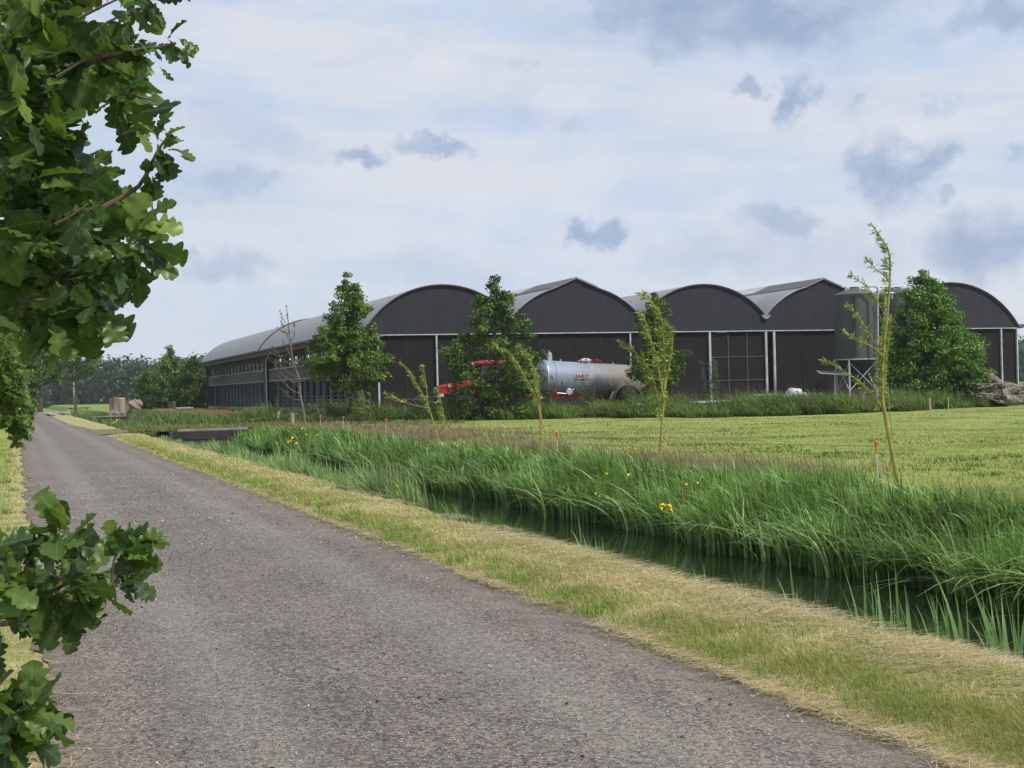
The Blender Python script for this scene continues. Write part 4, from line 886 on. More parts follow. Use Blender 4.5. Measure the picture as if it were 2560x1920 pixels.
for px_, py_, dpt, zb in ((-40, 1530, 2.95, .9), (-60, 1800, 2.8, .6), (-60, 580, 3.4, 1.9), (-20, 260, 3.6, 2.2), (0, 0, 3.7, 2.6), (-100, 1200, 3.2, 1.1), (-100, -300, 3.8, 3.0)):
    c = at(px_, py_, dpt); q = np.array([-2.9, 3.42, zb]); lm.tube([q, (q + c) / 2 + UP * .08, c], [.03, .014, .005], 7)
lm.obj('limbs', M_bark, oak, smooth=True)
# second, lighter roadside oak further along
o2 = thing('oak_tree', 'lighter green young oak on the left verge beyond the near oak leaves', 'tree', (-1.75, 12.9, 0))
OV, OF, OT, OL = [], [], [], []; on = 0
oc = [(.09, .15, .03), (.13, .19, .04), (.06, .11, .024), (.15, .21, .05), (.11, .16, .03)]
tw = MB()
pl = [(-30, 840), (10, 850), (40, 830), (25, 880), (48, 910), (58, 960), (62, 1010), (72, 1050), (66, 1080), (30, 1060), (10, 1050), (-30, 1080)]
for _ in range(230):
    while True:
        x, y = rng.uniform(-30, 75), rng.uniform(820, 1090)
        if inpoly(np.array([x]), np.array([y]), pl)[0]: break
    rosette(at(x - 4, y, rng.uniform(12.0, 13.5)), 7, .09, RT * .4 + rng.normal(size=3) * .6)
for _ in range(260): rosette(at(rng.uniform(-420, -20), rng.uniform(500, 1150), rng.uniform(11.8, 14.2)), 7, .1, rng.normal(size=3))
for _ in range(25): rosette(at(rng.uniform(30, 60), rng.uniform(1040, 1075), rng.uniform(12.3, 12.8)), 5, .09, -UP * 1.2 + RT * .3)
for x, y in ((38, 1100), (30, 1090), (48, 1105)): rosette(at(x, y, 12.4), 3, .09, -UP * 1.2 + RT * .1); 
tw.tube([at(-10, 980, 12.5), at(30, 1040, 12.5), at(50, 1080, 12.5), at(40, 1110, 12.4)], [.02, .012, .008, .004], 6)
fast('leaves', np.vstack(OV), np.vstack(OF), ML, o2, np.vstack(OT).clip(.01, 1), leaf=np.vstack(OL), smooth=True)
tw.obj('twigs', M_twig, o2)
MB().tube([(-1.75, 12.9, -.1), (-1.8, 12.9, 1.5), (-1.9, 12.95, 3.4)], [.09, .07, .03], 10).obj('trunk', M_bark, o2, smooth=True)

# ------------------------------------------------------------------ grass and reeds
def pick(n_, x0, x1, y0, y1, dens):      # rejection sample with density(x,y) in 0..1
    x = rng.uniform(x0, x1, n_); y = rng.uniform(y0, y1, n_); k = rng.random(n_) < dens(x, y); return x[k], y[k]
def logy(n_, y0, y1, pw):                # samples of y with density ~ y^-pw
    u = rng.random(n_)
    if pw == 1: return y0 * (y1 / y0) ** u
    e = 1 - pw; return (y0 ** e + u * (y1 ** e - y0 ** e)) ** (1 / e)
def depth(x, y): return x * FW[0] + y * FW[1]
def vis(x, y, m_=1.15, pad=1.0):
    dd_ = depth(x, y); xx = x * RT[0] + y * RT[1]; return (dd_ > 3.0) & (np.abs(xx) < dd_ * .3556 * m_ + pad)
_lat = np.random.default_rng(77).random((256, 256))
def vn(x, y):
    xi = np.floor(x).astype(int); yi = np.floor(y).astype(int); fx = x - xi; fy = y - yi; fx = fx * fx * (3 - 2 * fx); fy = fy * fy * (3 - 2 * fy)
    g = lambda i, j: _lat[i % 256, j % 256]
    return (g(xi, yi) * (1 - fx) + g(xi + 1, yi) * fx) * (1 - fy) + (g(xi, yi + 1) * (1 - fx) + g(xi + 1, yi + 1) * fx) * fy
def pnoise(x, y, s, ph=0):
    x = x * s / 2.2 + 17.3 * ph; y = y * s / 2.2 + 9.1 * ph; xr = x * .8 + y * .6; yr = y * .8 - x * .6
    v = .5 * vn(x, y) + .3 * vn(xr * 2.1 + 5, yr * 2.1) + .2 * vn(x * 4.3, y * 4.3 + 11); return np.clip((v - .5) * 1.7 + .5, 0, 1)
def pnoise_old(x, y, s, ph=0): return .5 + .25 * (np.sin(x * s + 1.3 * np.sin(y * s * .7 + ph) + ph) + np.sin(y * s * .83 + 1.7 * np.sin(x * s * .6 + 2 * ph) + 2 + ph))
lw = lambda nn, k=.35: np.stack([-RT[0] * .8 + k * rng.normal(size=nn), -RT[1] * .8 + k * rng.normal(size=nn)], 1)
straw = [(.60, .52, .30), (.52, .45, .24), (.40, .32, .18), (.68, .60, .40)]
grn = [(.23, .29, .065), (.33, .37, .10), (.17, .24, .05), (.44, .44, .16)]
# verge, right and left of the road
def verge(name, label, x0, x1, nn, y0=4.0):
    y = logy(nn, y0, 62, 1.9); x = rng.uniform(x0, x1, nn); k = vis(x, y) & ((x > 3.56 + .10 * rng.normal(size=nn) + .05 * np.sin(y * 3)) | (x < .06 + .08 * rng.normal(size=nn))); x, y = x[k], y[k]; nn = len(x)
    dd_ = depth(x, y); g = pnoise(x, y, 2.6) * .5 + pnoise(x, y, 7.5, 2) * .5 + .2 * rng.normal(size=nn) + .10 * np.exp(-((x - 3.85) / .18) ** 2)
    isg = g > np.where(x < -.12, .22, .52); col = np.where(isg[:, None], palette(nn, grn), palette(nn, straw)); tip = np.where(isg[:, None], palette(nn, [(.24, .28, .08), (.32, .30, .13)]), palette(nn, straw) * 1.1)
    H = rng.uniform(.02, .055, nn) * (1 + .9 * isg * (x < 4.1)) * np.clip(dd_ / 18, 1, 1.6); P = np.stack([x, y, hgt(x, y) - .005], 1)
    Wd = .0035 * np.clip(dd_ / 7, .8, 4.5) * rng.uniform(.7, 1.4, nn)
    V, F, T = blades(P, H, Wd, lw(nn, .7), rng.uniform(.1, .9, nn), col, tip, 2)
    o = fast(name, V, F, MG, None, T.clip(.005, 1)); tagp(o, label, 'grass', kind='stuff')
verge('verge_grass', 'short mown yellow-green grass on the verge between road and ditch', 3.3, 5.35, 190000)
verge('verge_grass', 'short grass along the left edge of the road under the oak', -2.2, .2, 45000)
tc = 170; ty = logy(tc, 5.5, 50, 1.3); tx = np.where(rng.random(tc) < .8, 3.62 + np.abs(rng.normal(size=tc)) * .16, -.05 - np.abs(rng.normal(size=tc)) * .3); i_ = np.repeat(np.arange(tc), 34); nn = len(i_)
x = tx[i_] + rng.normal(size=nn) * .05; y = ty[i_] + rng.normal(size=nn) * .07; P = np.stack([x, y, np.maximum(hgt(x, y), .01)], 1); cl = palette(nn, [(.13, .21, .045), (.19, .28, .06), (.27, .34, .09)])
V, F, T = blades(P, rng.uniform(.05, .13, nn) * rng.uniform(.6, 1.2, tc)[i_], .005 * np.clip(depth(x, y) / 9, .8, 3) * rng.uniform(.7, 1.5, nn), rng.normal(size=(nn, 2)) * .8, rng.uniform(.2, .9, nn), cl, cl * 1.2, 3)
tagp(fast('verge_tufts', V, F, MG, None, T.clip(.005, 1)), 'taller green tufts and weeds along the crumbling road edges', 'grass', kind='stuff')
# dry cuttings lying flat
nn = 80000; y = logy(nn, 4.5, 60, 1.7); x = np.where(rng.random(nn) < .86, np.where(rng.random(nn) < .30, 3.66 - np.abs(rng.normal(size=nn)) * .13, rng.uniform(3.4, 5.1, nn)), rng.uniform(-.9, .1, nn) + np.abs(rng.normal(size=nn)) * .13); k = vis(x, y) & (pnoise(x, y, 2.6, 1) + .2 * rng.normal(size=nn) > .52); x, y = x[k], y[k]; nn = len(x)
dd_ = depth(x, y); a_ = rng.normal(size=nn) * .8; L_ = rng.uniform(.05, .20, nn); dirx = np.cos(a_ - TH); diry = np.sin(a_ - TH)
P0 = np.stack([x, y, np.maximum(hgt(x, y), .022 * (x < 3.5) * (x > .1)) + rng.uniform(.008, .03, nn)], 1); P1 = P0 + np.stack([dirx * L_, diry * L_, rng.normal(size=nn) * .008], 1)
P1[:, 2] = np.maximum(P1[:, 2], np.where(P1[:, 0] < 3.5, .034, hgt(P1[:, 0], P1[:, 1]) + .005))
sv = np.stack([-diry, dirx, np.zeros(nn)], 1) * (.0016 * np.clip(dd_ / 6, 1, 5))[:, None]; up_ = np.array([0, 0, .0015])
V = np.stack([P0 - sv, P0 + sv, P1 + sv * .5 + up_, P1 - sv * .5 + up_], 1).reshape(-1, 3); F = np.arange(nn * 4).reshape(-1, 4)
tagp(fast('straw_litter', V, F, MG, None, np.repeat(palette(nn, [(.66, .56, .36), (.56, .46, .28), (.42, .32, .19)]), 4, 0)), 'dry cut grass stems lying along the road edges', 'straw', kind='stuff')
# far-bank reeds
def reeds(name, label, nn, xf, y0, y1, pw, Hf, Wd, cols, bend, segs=6, zoff=0, dens=None, tipc=None):
    y = logy(nn, y0, y1, pw); x = xf(nn, y); k = vis(x, y, 1.2, 1.5)
    if dens is not None: k &= rng.random(nn) < dens(x, y)
    x, y = x[k], y[k]; nn = len(x); dd_ = depth(x, y); H = Hf(x, y, nn); z = np.maximum(hgt(x, y), -.62); z = np.where((y > 62.9) & (y < 71.6) & (x > 4.6) & (x < 11.6), .085, z) if name == 'driveway_weeds' else z
    P = np.stack([x, y, z - .02], 1); W_ = Wd * rng.uniform(.6, 1.4, nn) * np.clip(dd_ / 22, .9, 3.0)
    cl = palette(nn, cols, rcw if cols is rc else None, jit=.3) * (.65 + .7 * pnoise(x, y, 2.0, 3))[:, None]; tp = cl * 1.3 if tipc is None else palette(nn, tipc)  # default tips tinted lighter: gloss highlights put into the blade colour
    la = (pnoise(x, y, 2.6, 12) - .5) * 2.4; lv = lw(nn, .55) * rng.uniform(.25, 1.1, (nn, 1)); lv = np.stack([lv[:, 0] * np.cos(la) - lv[:, 1] * np.sin(la), lv[:, 0] * np.sin(la) + lv[:, 1] * np.cos(la)], 1)
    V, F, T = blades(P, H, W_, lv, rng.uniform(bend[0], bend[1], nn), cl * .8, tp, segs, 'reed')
    tagp(fast(name, V, F, MG, None, T.clip(.005, 1)), label, 'reeds', kind='stuff')
rc = [(.105, .20, .042), (.145, .255, .065), (.07, .14, .03), (.24, .35, .12), (.12, .23, .07), (.24, .27, .10), (.30, .26, .15)]
rcw = [.22, .2, .2, .14, .16, .05, .03]
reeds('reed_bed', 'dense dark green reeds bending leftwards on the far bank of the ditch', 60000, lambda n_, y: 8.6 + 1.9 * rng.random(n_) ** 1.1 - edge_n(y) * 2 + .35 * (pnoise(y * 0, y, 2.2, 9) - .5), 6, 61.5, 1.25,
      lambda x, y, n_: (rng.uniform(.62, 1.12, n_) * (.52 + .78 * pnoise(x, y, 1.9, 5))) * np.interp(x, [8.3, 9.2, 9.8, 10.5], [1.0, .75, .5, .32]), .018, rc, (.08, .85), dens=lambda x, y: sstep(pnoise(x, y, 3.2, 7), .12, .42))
reeds('sedge_tufts', 'broad glossy arching sedge leaves among the far bank reeds', 5200, lambda n_, y: 8.45 + 1.5 * rng.random(n_) - edge_n(y) * 2, 6, 45, 1.4,
      lambda x, y, n_: rng.uniform(.7, 1.15, n_) * np.interp(x, [8.3, 9.2, 10.0], [1.0, .75, .5]), .03, [(.17, .28, .10), (.24, .34, .16), (.11, .20, .06), (.28, .35, .15)], (.3, 1.35), 8)
reeds('driveway_weeds', 'low green and reddish weeds growing over the driveway and culvert', 26000, lambda n_, y: rng.uniform(4.6, 19.5, n_), 63.05, 93, 1.0,
      lambda x, y, n_: rng.uniform(.06, .26, n_), .02, [(.14, .18, .05), (.10, .15, .035), (.2, .2, .07)], (.1, .6), 3, tipc=[(.2, .22, .07), (.28, .16, .09), (.3, .25, .12), (.14, .19, .05)], dens=lambda x, y: np.where((y < 71.6) | (x > 10), sstep(pnoise(x, y, 1.1, 4) + .25 * ((y < 64.2) & (x > 6)), .15, .5), 0))
reeds('near_bank_reeds', 'pale blue-green reeds fringing the near bank of the ditch far along', 19000, lambda n_, y: 5.45 + .5 * rng.random(n_) - edge_n(y), 17, 62, .9,
      lambda x, y, n_: rng.uniform(.7, 1.08, n_) * np.interp(y, [17, 22, 44, 54], [.75, 1, .9, .62]) * (.7 + .5 * pnoise(x, y, 2.5, 6)), .024, [(.17, .27, .11), (.25, .35, .16), (.11, .19, .06), (.28, .32, .15)], (.1, .75), dens=lambda x, y: sstep(pnoise(x, y, .55, 1) + np.interp(y, [17, 20, 26, 45], [-.1, .1, .3, .35]), .38, .58))
reeds('ditch_plants', 'green reeds and weeds around the culverts beyond the driveway', 15000, lambda n_, y: rng.uniform(5.0, 11, n_), 70.5, 150, .6,
      lambda x, y, n_: rng.uniform(.4, .8, n_), .016, [(.10, .17, .05), (.13, .2, .07), (.07, .12, .03)], (.2, .7), 4)
# rusty seed heads / pinkish fringe
pink = [(.36, .25, .20), (.44, .32, .27), (.28, .21, .15), (.32, .28, .18)]
reeds('seed_grass', 'pinkish brown flowering grass fringe along the pasture edge', 60000, lambda n_, y: 10.1 + np.abs(rng.normal(size=n_)) * np.interp(y, [4, 8, 30, 60], [.8, .9, 1.4, 3.4]), 4, 76, 1.0,
      lambda x, y, n_: rng.uniform(.2, .46, n_), .008, [(.14, .15, .06), (.18, .17, .08)], (.3, .9), 3, tipc=pink, dens=lambda x, y: sstep(pnoise(x, y, .8, 2), .25, .6))
reeds('sorrel_patch', 'rusty red sorrel and dry grass left of the barn side', 12000, lambda n_, y: rng.uniform(8.5, 19.5, n_), 92, 150, .3,
      lambda x, y, n_: rng.uniform(.25, .6, n_), .02, [(.22, .17, .07), (.2, .2, .08)], (.1, .5), 3, tipc=[(.30, .14, .08), (.34, .20, .12), (.32, .27, .14), (.2, .22, .08)], dens=lambda x, y: sstep(pnoise(x, y, .25, 4) + (y > 112) * .25 - .2 * (x > 15), .35, .55))
# tall weeds in front of the barn
fe = np.array([(-30, 74), (-11.5, 71.5), (-8.6, 72.5), (-5.7, 73.0), (-.8, 72), (4.3, 71.4), (7.8, 68.5), (13, 67), (19, 68.5), (25, 75), (31, 83), (40, 88)], float)
nn = 60000; xx = rng.uniform(-14.5, 33, nn); f_ = np.interp(xx, fe[:, 0], fe[:, 1]); q_ = rng.random(nn) ** 1.3 * 5.0; dd_ = f_ + q_ + .35 * np.sin(xx * 1.9) + .25 * np.sin(xx * 4.3)
x = xx * RT[0] + dd_ * FW[0]; y = xx * RT[1] + dd_ * FW[1]
k = ~((x > 19.6) & (y > 83)) & ~((x > 26.5) & (x < 36) & (y > 74.5)) & ~((x > 20) & (x < 27) & (y > 74.3)); x, y, q_ = x[k], y[k], q_[k]; nn = len(x)
hm = .5 + 1.0 * sstep(pnoise(x, y, .55, 1) * .6 + pnoise(x, y, 1.7, 3) * .4, .2, .75); H = rng.uniform(.45, 1.0, nn) * hm * np.interp(q_, [0, 1.2, 3], [.5, .95, 1.1])
P = np.stack([x, y, hgt(x, y)], 1); cl = palette(nn, [(.075, .14, .026), (.11, .19, .036), (.055, .10, .02), (.16, .22, .06)]) * (.6 + .8 * pnoise(x, y, .9, 2))[:, None]
dry_ = (rng.random(nn) < .16)[:, None]; tp = np.where(dry_, palette(nn, pink), cl * 1.25)
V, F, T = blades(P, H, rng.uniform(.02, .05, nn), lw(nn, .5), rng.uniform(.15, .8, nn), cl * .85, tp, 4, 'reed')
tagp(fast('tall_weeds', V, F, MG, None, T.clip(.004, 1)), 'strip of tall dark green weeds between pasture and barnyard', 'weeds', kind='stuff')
nn = 9000; i = rng.choice(len(x), nn); Pc = P[i] + np.stack([rng.normal(size=nn) * .2, rng.normal(size=nn) * .2, H[i] * rng.uniform(.3, .9, nn)], 1)
V, F, T = cards(Pc, rng.uniform(.06, .13, nn), rng.normal(size=(nn, 3)) + UP, palette(nn, g2), .7)
tagp(fast('weed_leaves', V, F, MF, None, T.clip(.004, 1)), 'broad leaves of nettles among the tall weeds', 'weeds', kind='stuff')
# dead stalks at the right of the door
nn = 900; xx = rng.uniform(10.5, 21, nn); dd_ = np.interp(xx, fe[:, 0], fe[:, 1]) + rng.uniform(2.5, 5, nn); x = xx * RT[0] + dd_ * FW[0]; y = xx * RT[1] + dd_ * FW[1]
V, F, T = blades(np.stack([x, y, hgt(x, y)], 1), rng.uniform(.8, 1.4, nn), np.full(nn, .016), lw(nn, .8), rng.uniform(.0, .5, nn), palette(nn, [(.30, .25, .18), (.22, .18, .13)]), None, 3)
tagp(fast('dead_stalks', V, F, MG, None, T), 'thin dry grey stalks standing behind the tall weeds', 'weeds', kind='stuff')
# pasture grass
nn = 330000; dd_ = logy(nn, 9.5, 84, 1.15); xx = rng.uniform(-.42, .42, nn) * dd_; x = xx * RT[0] + dd_ * FW[0]; y = xx * RT[1] + dd_ * FW[1]
fr = np.interp(xx, fe[:, 0], fe[:, 1]); k = (x > 9.9) & (dd_ < fr + .8) & ~((y > 62) & (y < 72) & (x < 12)); x, y, dd_ = x[k], y[k], dd_[k]; nn = len(x)
pn = pnoise(x, y, .45, 1) * .5 + pnoise(x, y, 1.4, 2) * .3 + pnoise(x, y, 4.2, 3) * .2
cl = palette(nn, [(.25, .31, .08), (.32, .36, .10), (.18, .245, .055), (.40, .40, .19)]) * (.72 + .55 * pn)[:, None]
bro = (pnoise(x, y, .7, 6) * .55 + pnoise(x, y, .23, 4) * .45 + .12 * rng.normal(size=nn)) > .60; cl = np.where(bro[:, None], palette(nn, [(.27, .23, .12), (.24, .19, .12), (.2, .22, .06)]), cl)
dark_ = pnoise(x, y, 1.15, 8) + .1 * rng.normal(size=nn) > .8; cl = np.where(dark_[:, None], palette(nn, [(.06, .11, .022), (.08, .14, .025)]), cl)
H = rng.uniform(.02, .06, nn) * (1 + .8 * dark_ + .6 * bro) * np.clip(1.2 - dd_ / 90, .5, 1); P = np.stack([x, y, hgt(x, y) - .005], 1)
V, F, T = blades(P, H, .006 * np.clip(dd_ / 12, .8, 5) * rng.uniform(.7, 1.4, nn), lw(nn, .7), rng.uniform(.1, .9, nn), cl, cl * 1.15, 2)
tagp(fast('pasture_grass', V, F, MG, None, T.clip(.005, 1)), 'short yellow-green grass of the pasture between ditch and barn', 'grass', kind='stuff')
# buttercups
nn = 2600; dd_ = rng.uniform(12, 45, nn); xx = rng.uniform(-.1, .42, nn) * dd_; x = xx * RT[0] + dd_ * FW[0]; y = xx * RT[1] + dd_ * FW[1]; k = (x > 10.8) & (pnoise(x, y, .6, 2) + .15 * rng.normal(size=nn) > .6); x, y = x[k], y[k]; nn = len(x)
V, F, T = cards(np.stack([x, y, hgt(x, y) + rng.uniform(.09, .17, nn)], 1), rng.uniform(.014, .026, nn), rng.normal(size=(nn, 3)) * .4 + UP, np.tile([.62, .46, .02], (nn, 1)), 1.0)
tagp(fast('buttercups', V, F, MG, None, T), 'tiny yellow buttercups scattered in the pasture grass', 'flowers', kind='stuff')
# grit on the road
nn = 9000; y = logy(nn, 5, 30, 1.6); x = rng.uniform(.15, 3.5, nn); r_ = rng.uniform(.0018, .0042, nn) * np.where(rng.random(nn) < .012, 2.6, 1) * np.clip(y / 9, 1, 2)
ico = np.array([(1, 0, 0), (-1, 0, 0), (0, 1, 0), (0, -1, 0), (0, 0, 1), (0, 0, -1)], float); icf = np.array([(0, 2, 4), (2, 1, 4), (1, 3, 4), (3, 0, 4), (2, 0, 5), (1, 2, 5), (3, 1, 5), (0, 3, 5)])
zc = .016 + .03 * np.sin(np.pi * np.clip((x - .1) / 3.3, 0, 1))
V = (np.stack([x, y, zc], 1)[:, None, :] + ico[None] * rng.uniform(.6, 1.3, (nn, 6, 1)) * r_[:, None, None] * np.array([1.3, 1.3, .8])).reshape(-1, 3); F = ((np.arange(nn) * 6)[:, None, None] + icf[None]).reshape(-1, 3)
T = np.repeat(np.where((rng.random(nn) < .5)[:, None], palette(nn, [(.035, .028, .025), (.07, .055, .045)]), palette(nn, [(.55, .52, .48), (.42, .35, .28)])), 6, 0)
mgrit, n, p, o = newmat('grit'); n.l.new(n.attr('tint'), p.inputs['Base Color']); p.inputs['Roughness'].default_value = .9
tagp(fast('road_grit', V, F, mgrit, None, T), 'loose stones and dark crumbs of earth on the road', 'grit', kind='stuff')

# reed clumps on the near bank, one by one
rcl = [(2040, 1560, 1, 'short pale reed clump left of the tallest clumps at the near water edge'), (1490, 1405, .75, 'small pale reed clump at the near water edge below the iris flowers'), (1890, 1502, .7, 'low reed clump between the small clump and the taller ones'), (1780, 1480, .6, 'thin reed tuft on the verge edge by the drooping grass stalk'),
       (2115, 1590, 1.05, 'upright three-leaved reed clump at the near water edge'), (2240, 1610, 1.5, 'tallest reed clump standing in the water at the right'), (2395, 1645, 1.25, 'broad reed clump near the right corner of the water'), (2520, 1700, 1.2, 'reed clump cut by the right edge of the picture'), (1150, 1300, .6, 'little reed tuft beside the open water in the middle'), (2330, 1625, .8, 'sparse reed clump between the two broad clumps on the right')]
for i, (px_, py_, sc_, lb) in enumerate(rcl):
    g0 = onz(px_, py_, -.05); x0, y0 = 5.35, None
    # slide along the line of sight to the near water edge
    r_ = ray(px_, py_); t_ = 5.42 / r_[0] if r_[0] > 0 else 20; bx_, by_ = 5.42, r_[1] * t_
    nn = int(26 * sc_ + 8); P = np.stack([bx_ + rng.normal(size=nn) * .06, by_ + rng.normal(size=nn) * .12, np.full(nn, -.5)], 1); P[:, 2] = hgt(P[:, 0], P[:, 1]) - .03
    H = .35 + rng.uniform(.3, .62, nn) * sc_; cl = palette(nn, [(.20, .31, .14), (.26, .37, .19), (.14, .24, .09)], jit=.1)
    V, F, T = blades(P, H, np.full(nn, .026), lw(nn, .5) * .55, rng.uniform(.05, .5, nn), cl * .9, cl * 1.15, 7, 'reed')
    t = thing('reed_clump', lb, 'reeds', (bx_, by_, hgt(bx_, by_)), 'reed clumps at the near water edge'); fast('blades', V, F, MG, t, T)
# drooping iris tuft + yellow irises
M_yel = M('iris_petal', (.85, .68, .04), (.75, .55, .03), 20, .6)
irs = [(1665, 1265, 15.6, 5, 'large bright yellow iris flowers in front of the reeds'), (1715, 1205, 17.5, 2, 'yellow iris high in the reeds right of the large flowers'), (1492, 1240, 19.5, 2, 'orange-yellow iris low beside the arching reed tuft'), (1485, 1210, 20.5, 1, 'single yellow iris bud above the arching reed tuft'), (1570, 1190, 19.5, 1, 'small pale yellow iris at the top edge of the reeds'), (728, 1103, 41, 4, 'yellow irises in the reeds before the barn side, left group'), (778, 1084, 43, 3, 'yellow irises in the reeds before the barn side, right group'), (290, 1052, 78, 5, 'yellow flowering weed beside the far culvert')]
for px_, py_, d_, k_, lb in irs:
    rr9 = ray(px_, py_); c = np.array([0, 0, CAMH]) + rr9 * (8.45 / rr9[0]) if px_ > 1000 else at(px_, py_, d_)
    t = thing('iris_flower', lb, 'flower', (c[0], c[1], hgt(c[0], c[1])), 'yellow iris flowers in the ditch'); mbp = MB(); mbs = MB()
    for j in range(k_):
        q = c + RT * rng.normal() * .055 * (1 + d_ / 40) + UP * rng.normal() * .05 * (1 + d_ / 40) + FW * rng.normal() * .04; z0_ = hgt(q[0], q[1])
        mbs.tube([(q[0] + .06, q[1], max(z0_, -.62)), (q[0] + .03, q[1], (z0_ + q[2]) / 2), q], [.006, .005, .004], 5)
        for a_ in range(6):
            an = a_ * math.pi / 3 + rng.random(); od = RT * math.cos(an) + FW * math.sin(an); s_ = (.058 if a_ % 2 == 0 else .036) * (1.0 if k_ > 3 else .6) * (1 + d_ / 60)
            tipz = -UP * .5 if a_ % 2 == 0 else UP * 1.0; sd_ = np.cross(od, UP)
            mbp.add([q, q + od * s_ * .6 + sd_ * s_ * .4 + UP * s_ * .2, q + od * s_ + tipz * s_ * .7, q + od * s_ * .6 - sd_ * s_ * .4 + UP * s_ * .2], [(0, 1, 2, 3)])
    mbp.obj('petals', M_yel, t); mbs.obj('stem', M('iris_stem', (.08, .15, .04), (.06, .11, .03), 5), t)

# ------------------------------------------------------------------ far wood
nc = 1250; azs = rng.uniform(-.62, .62, nc); dd_ = rng.uniform(440, 520, nc); ci_ = np.stack([np.sin(azs + TH) * dd_ , np.cos(azs + TH) * dd_], 1)
th_ = (13.0 + 2.2 * np.sin(azs * 26 + 1) + 1.3 * np.sin(azs * 61) + rng.normal(size=nc) * 1.1) * dd_ / 470
lp = 230; N = nc * lp; i = np.repeat(np.arange(nc), lp); dirn = rng.normal(size=(N, 3)); dirn /= np.linalg.norm(dirn, axis=1, keepdims=True)
cr_ = rng.uniform(3.2, 5.2, nc); hz = rng.random(nc)
P = np.stack([ci_[i, 0], ci_[i, 1], (th_[i] * rng.choice([.12, .3, .5, .72], N, p=[.2, .25, .25, .3]))], 1) + dirn * (cr_[i] * rng.random(N) ** .45)[:, None] * np.array([1, 1, .95]); P[:, 2] = np.clip(P[:, 2], .2, None)
col = palette(N, [(.034, .066, .026), (.046, .086, .032), (.062, .105, .038), (.026, .052, .024)]) * (1 + .28 * rng.normal(size=nc)).clip(.5, 1.6)[i][:, None]
V, F, T = cards(P, rng.uniform(.8, 1.5, N), dirn * .9 + rng.normal(size=(N, 3)) * .45 + UP * .3, col, .9)
tagp(fast('far_wood', V, F, MF, None, T.clip(.004, 1)), 'distant bluish green wood along the horizon behind field and barn', 'wood', kind='stuff')

# ------------------------------------------------------------------ culverts, stakes, small things
def culvert(label, x0, x1, y0, y1, z):
    t = thing('culvert', label, 'bridge', ((x0 + x1) / 2, (y0 + y1) / 2, 0), 'low culvert bridges over the ditch')
    MB().box(x0, x1, y0, y0 + .25, z - .38, z).obj('edge_beam', M_dark, t, bevel=.02)
    MB().box(x0 + .3, x1 - .1, y0 + .1, y0 + .35, z - .55, z - .382).obj('lower_beam', M_conc, t)
    MB().box(x0, x1, y0 + .255, y1, z - .36, z - .05).obj('deck', M_conc, t)
    MB().box(x0 - .2, x0 + .45, y0 + .3, y1 - .1, -1.1, z - .4).obj('abutment', M_dark, t)
    MB().box(x1 - .7, x1 + .1, y0 + .3, y1 - .1, -1.1, z - .4).obj('abutment', M_dark, t)
    MB().box(x0 + .2, x1 - .2, y0 + .02, y0 + .23, z + .002, z + .09).obj('coping', M_conc, t)
    return t
culvert('low culvert bridge with a heavy dark beam carrying the driveway over the ditch', 6.3, 9.7, 63.0, 71.5, .07)
culvert('farther low culvert bridge with a dark edge beam near the stump pieces', 5.4, 8.6, 121, 127, .07)
M_or = M('orange_plastic', (.70, .20, .06), (.55, .15, .05), 10, .5)
sts = [(2196, 1222, 1145, 'nearest orange-topped fence stake beside the tallest willow sapling'), (1396, 1160, 1092, 'orange-topped fence stake right of the sapling with two bare stems'), (966, 1100, 1065, 'orange-topped fence stake before the slender alder, fourth from the left'), (860, 1083, 1056, 'orange-topped fence stake, third from the left, in brown grass'), (802, 1077, 1056, 'orange-topped fence stake right of the leafless sapling foot'), (634, 1062, 1026, 'orange-topped fence stake by the dry mown strip, furthest left')]
first = None; tops = []
for px_, yb, yt, lb in sts:
    b_ = onz(px_, yb); h_ = .52
    x_, y_ = b_[0], b_[1]; z_ = hgt(x_, y_)
    if first is None:
        t = thing('fence_stake', lb, 'stake', (x_, y_, z_), 'orange topped stakes of the pasture fence'); first = t
        MB().tube([(x_, y_, z_ - .1), (x_ - .015, y_, z_ + h_)], .011, 8).obj('pole', M_white, t)
        MB().tube([(x_ - .015, y_, z_ + h_ - .04), (x_ - .015, y_, z_ + h_ + .1)], [.014, .018], 8).lathe((x_ - .015, y_, z_ + h_ + .1), [(.015, -.02), (.026, .0), (.027, .03), (.014, .04)], 12).tube([(x_ + .02, y_, z_ + h_ + .1), (x_ + .04, y_, z_ + h_ + .13)], .008, 6).obj('insulator', M_or, t)
    else: dup(first, (x_, y_, z_), lb)
    tops.append((x_ - .015, y_, z_ + h_ + .06))
wr = MB()
for a, b in zip(tops[:-1], tops[1:]): wr.tube([a, tuple((np.array(a) + np.array(b)) / 2 - np.array([0, 0, .05])), b], .003, 4)
tagp(wr.obj('fence_wire', M_blk), 'thin electric wire strung between the orange-topped stakes', 'wire')
def post(px_, yb, yt, d_, w_, lb, lean=0):
    b_ = at(px_, yb, d_); c = at(px_, yt, d_); z_ = hgt(b_[0], b_[1])
    mb = MB().tube([(b_[0], b_[1], z_ - .05), (b_[0] + lean, b_[1], c[2])], [w_, w_ * .9], 8)
    o = mb.obj('wooden_post', M_wood); tagp(o, lb, 'post', 'weathered wooden posts in the weeds')
post(731, 1050, 1032, 70, .1, 'stout grey wooden post left of the leafless sapling'); post(692, 1050, 1028, 72, .09, 'leaning wooden post by the weeds, far left one', .12)
post(2323, 1015, 994, 70, .09, 'thick pale stump post under the dense tree'); post(2370, 1010, 992, 71, .05, 'thin wooden post right of the thick one under the dense tree')
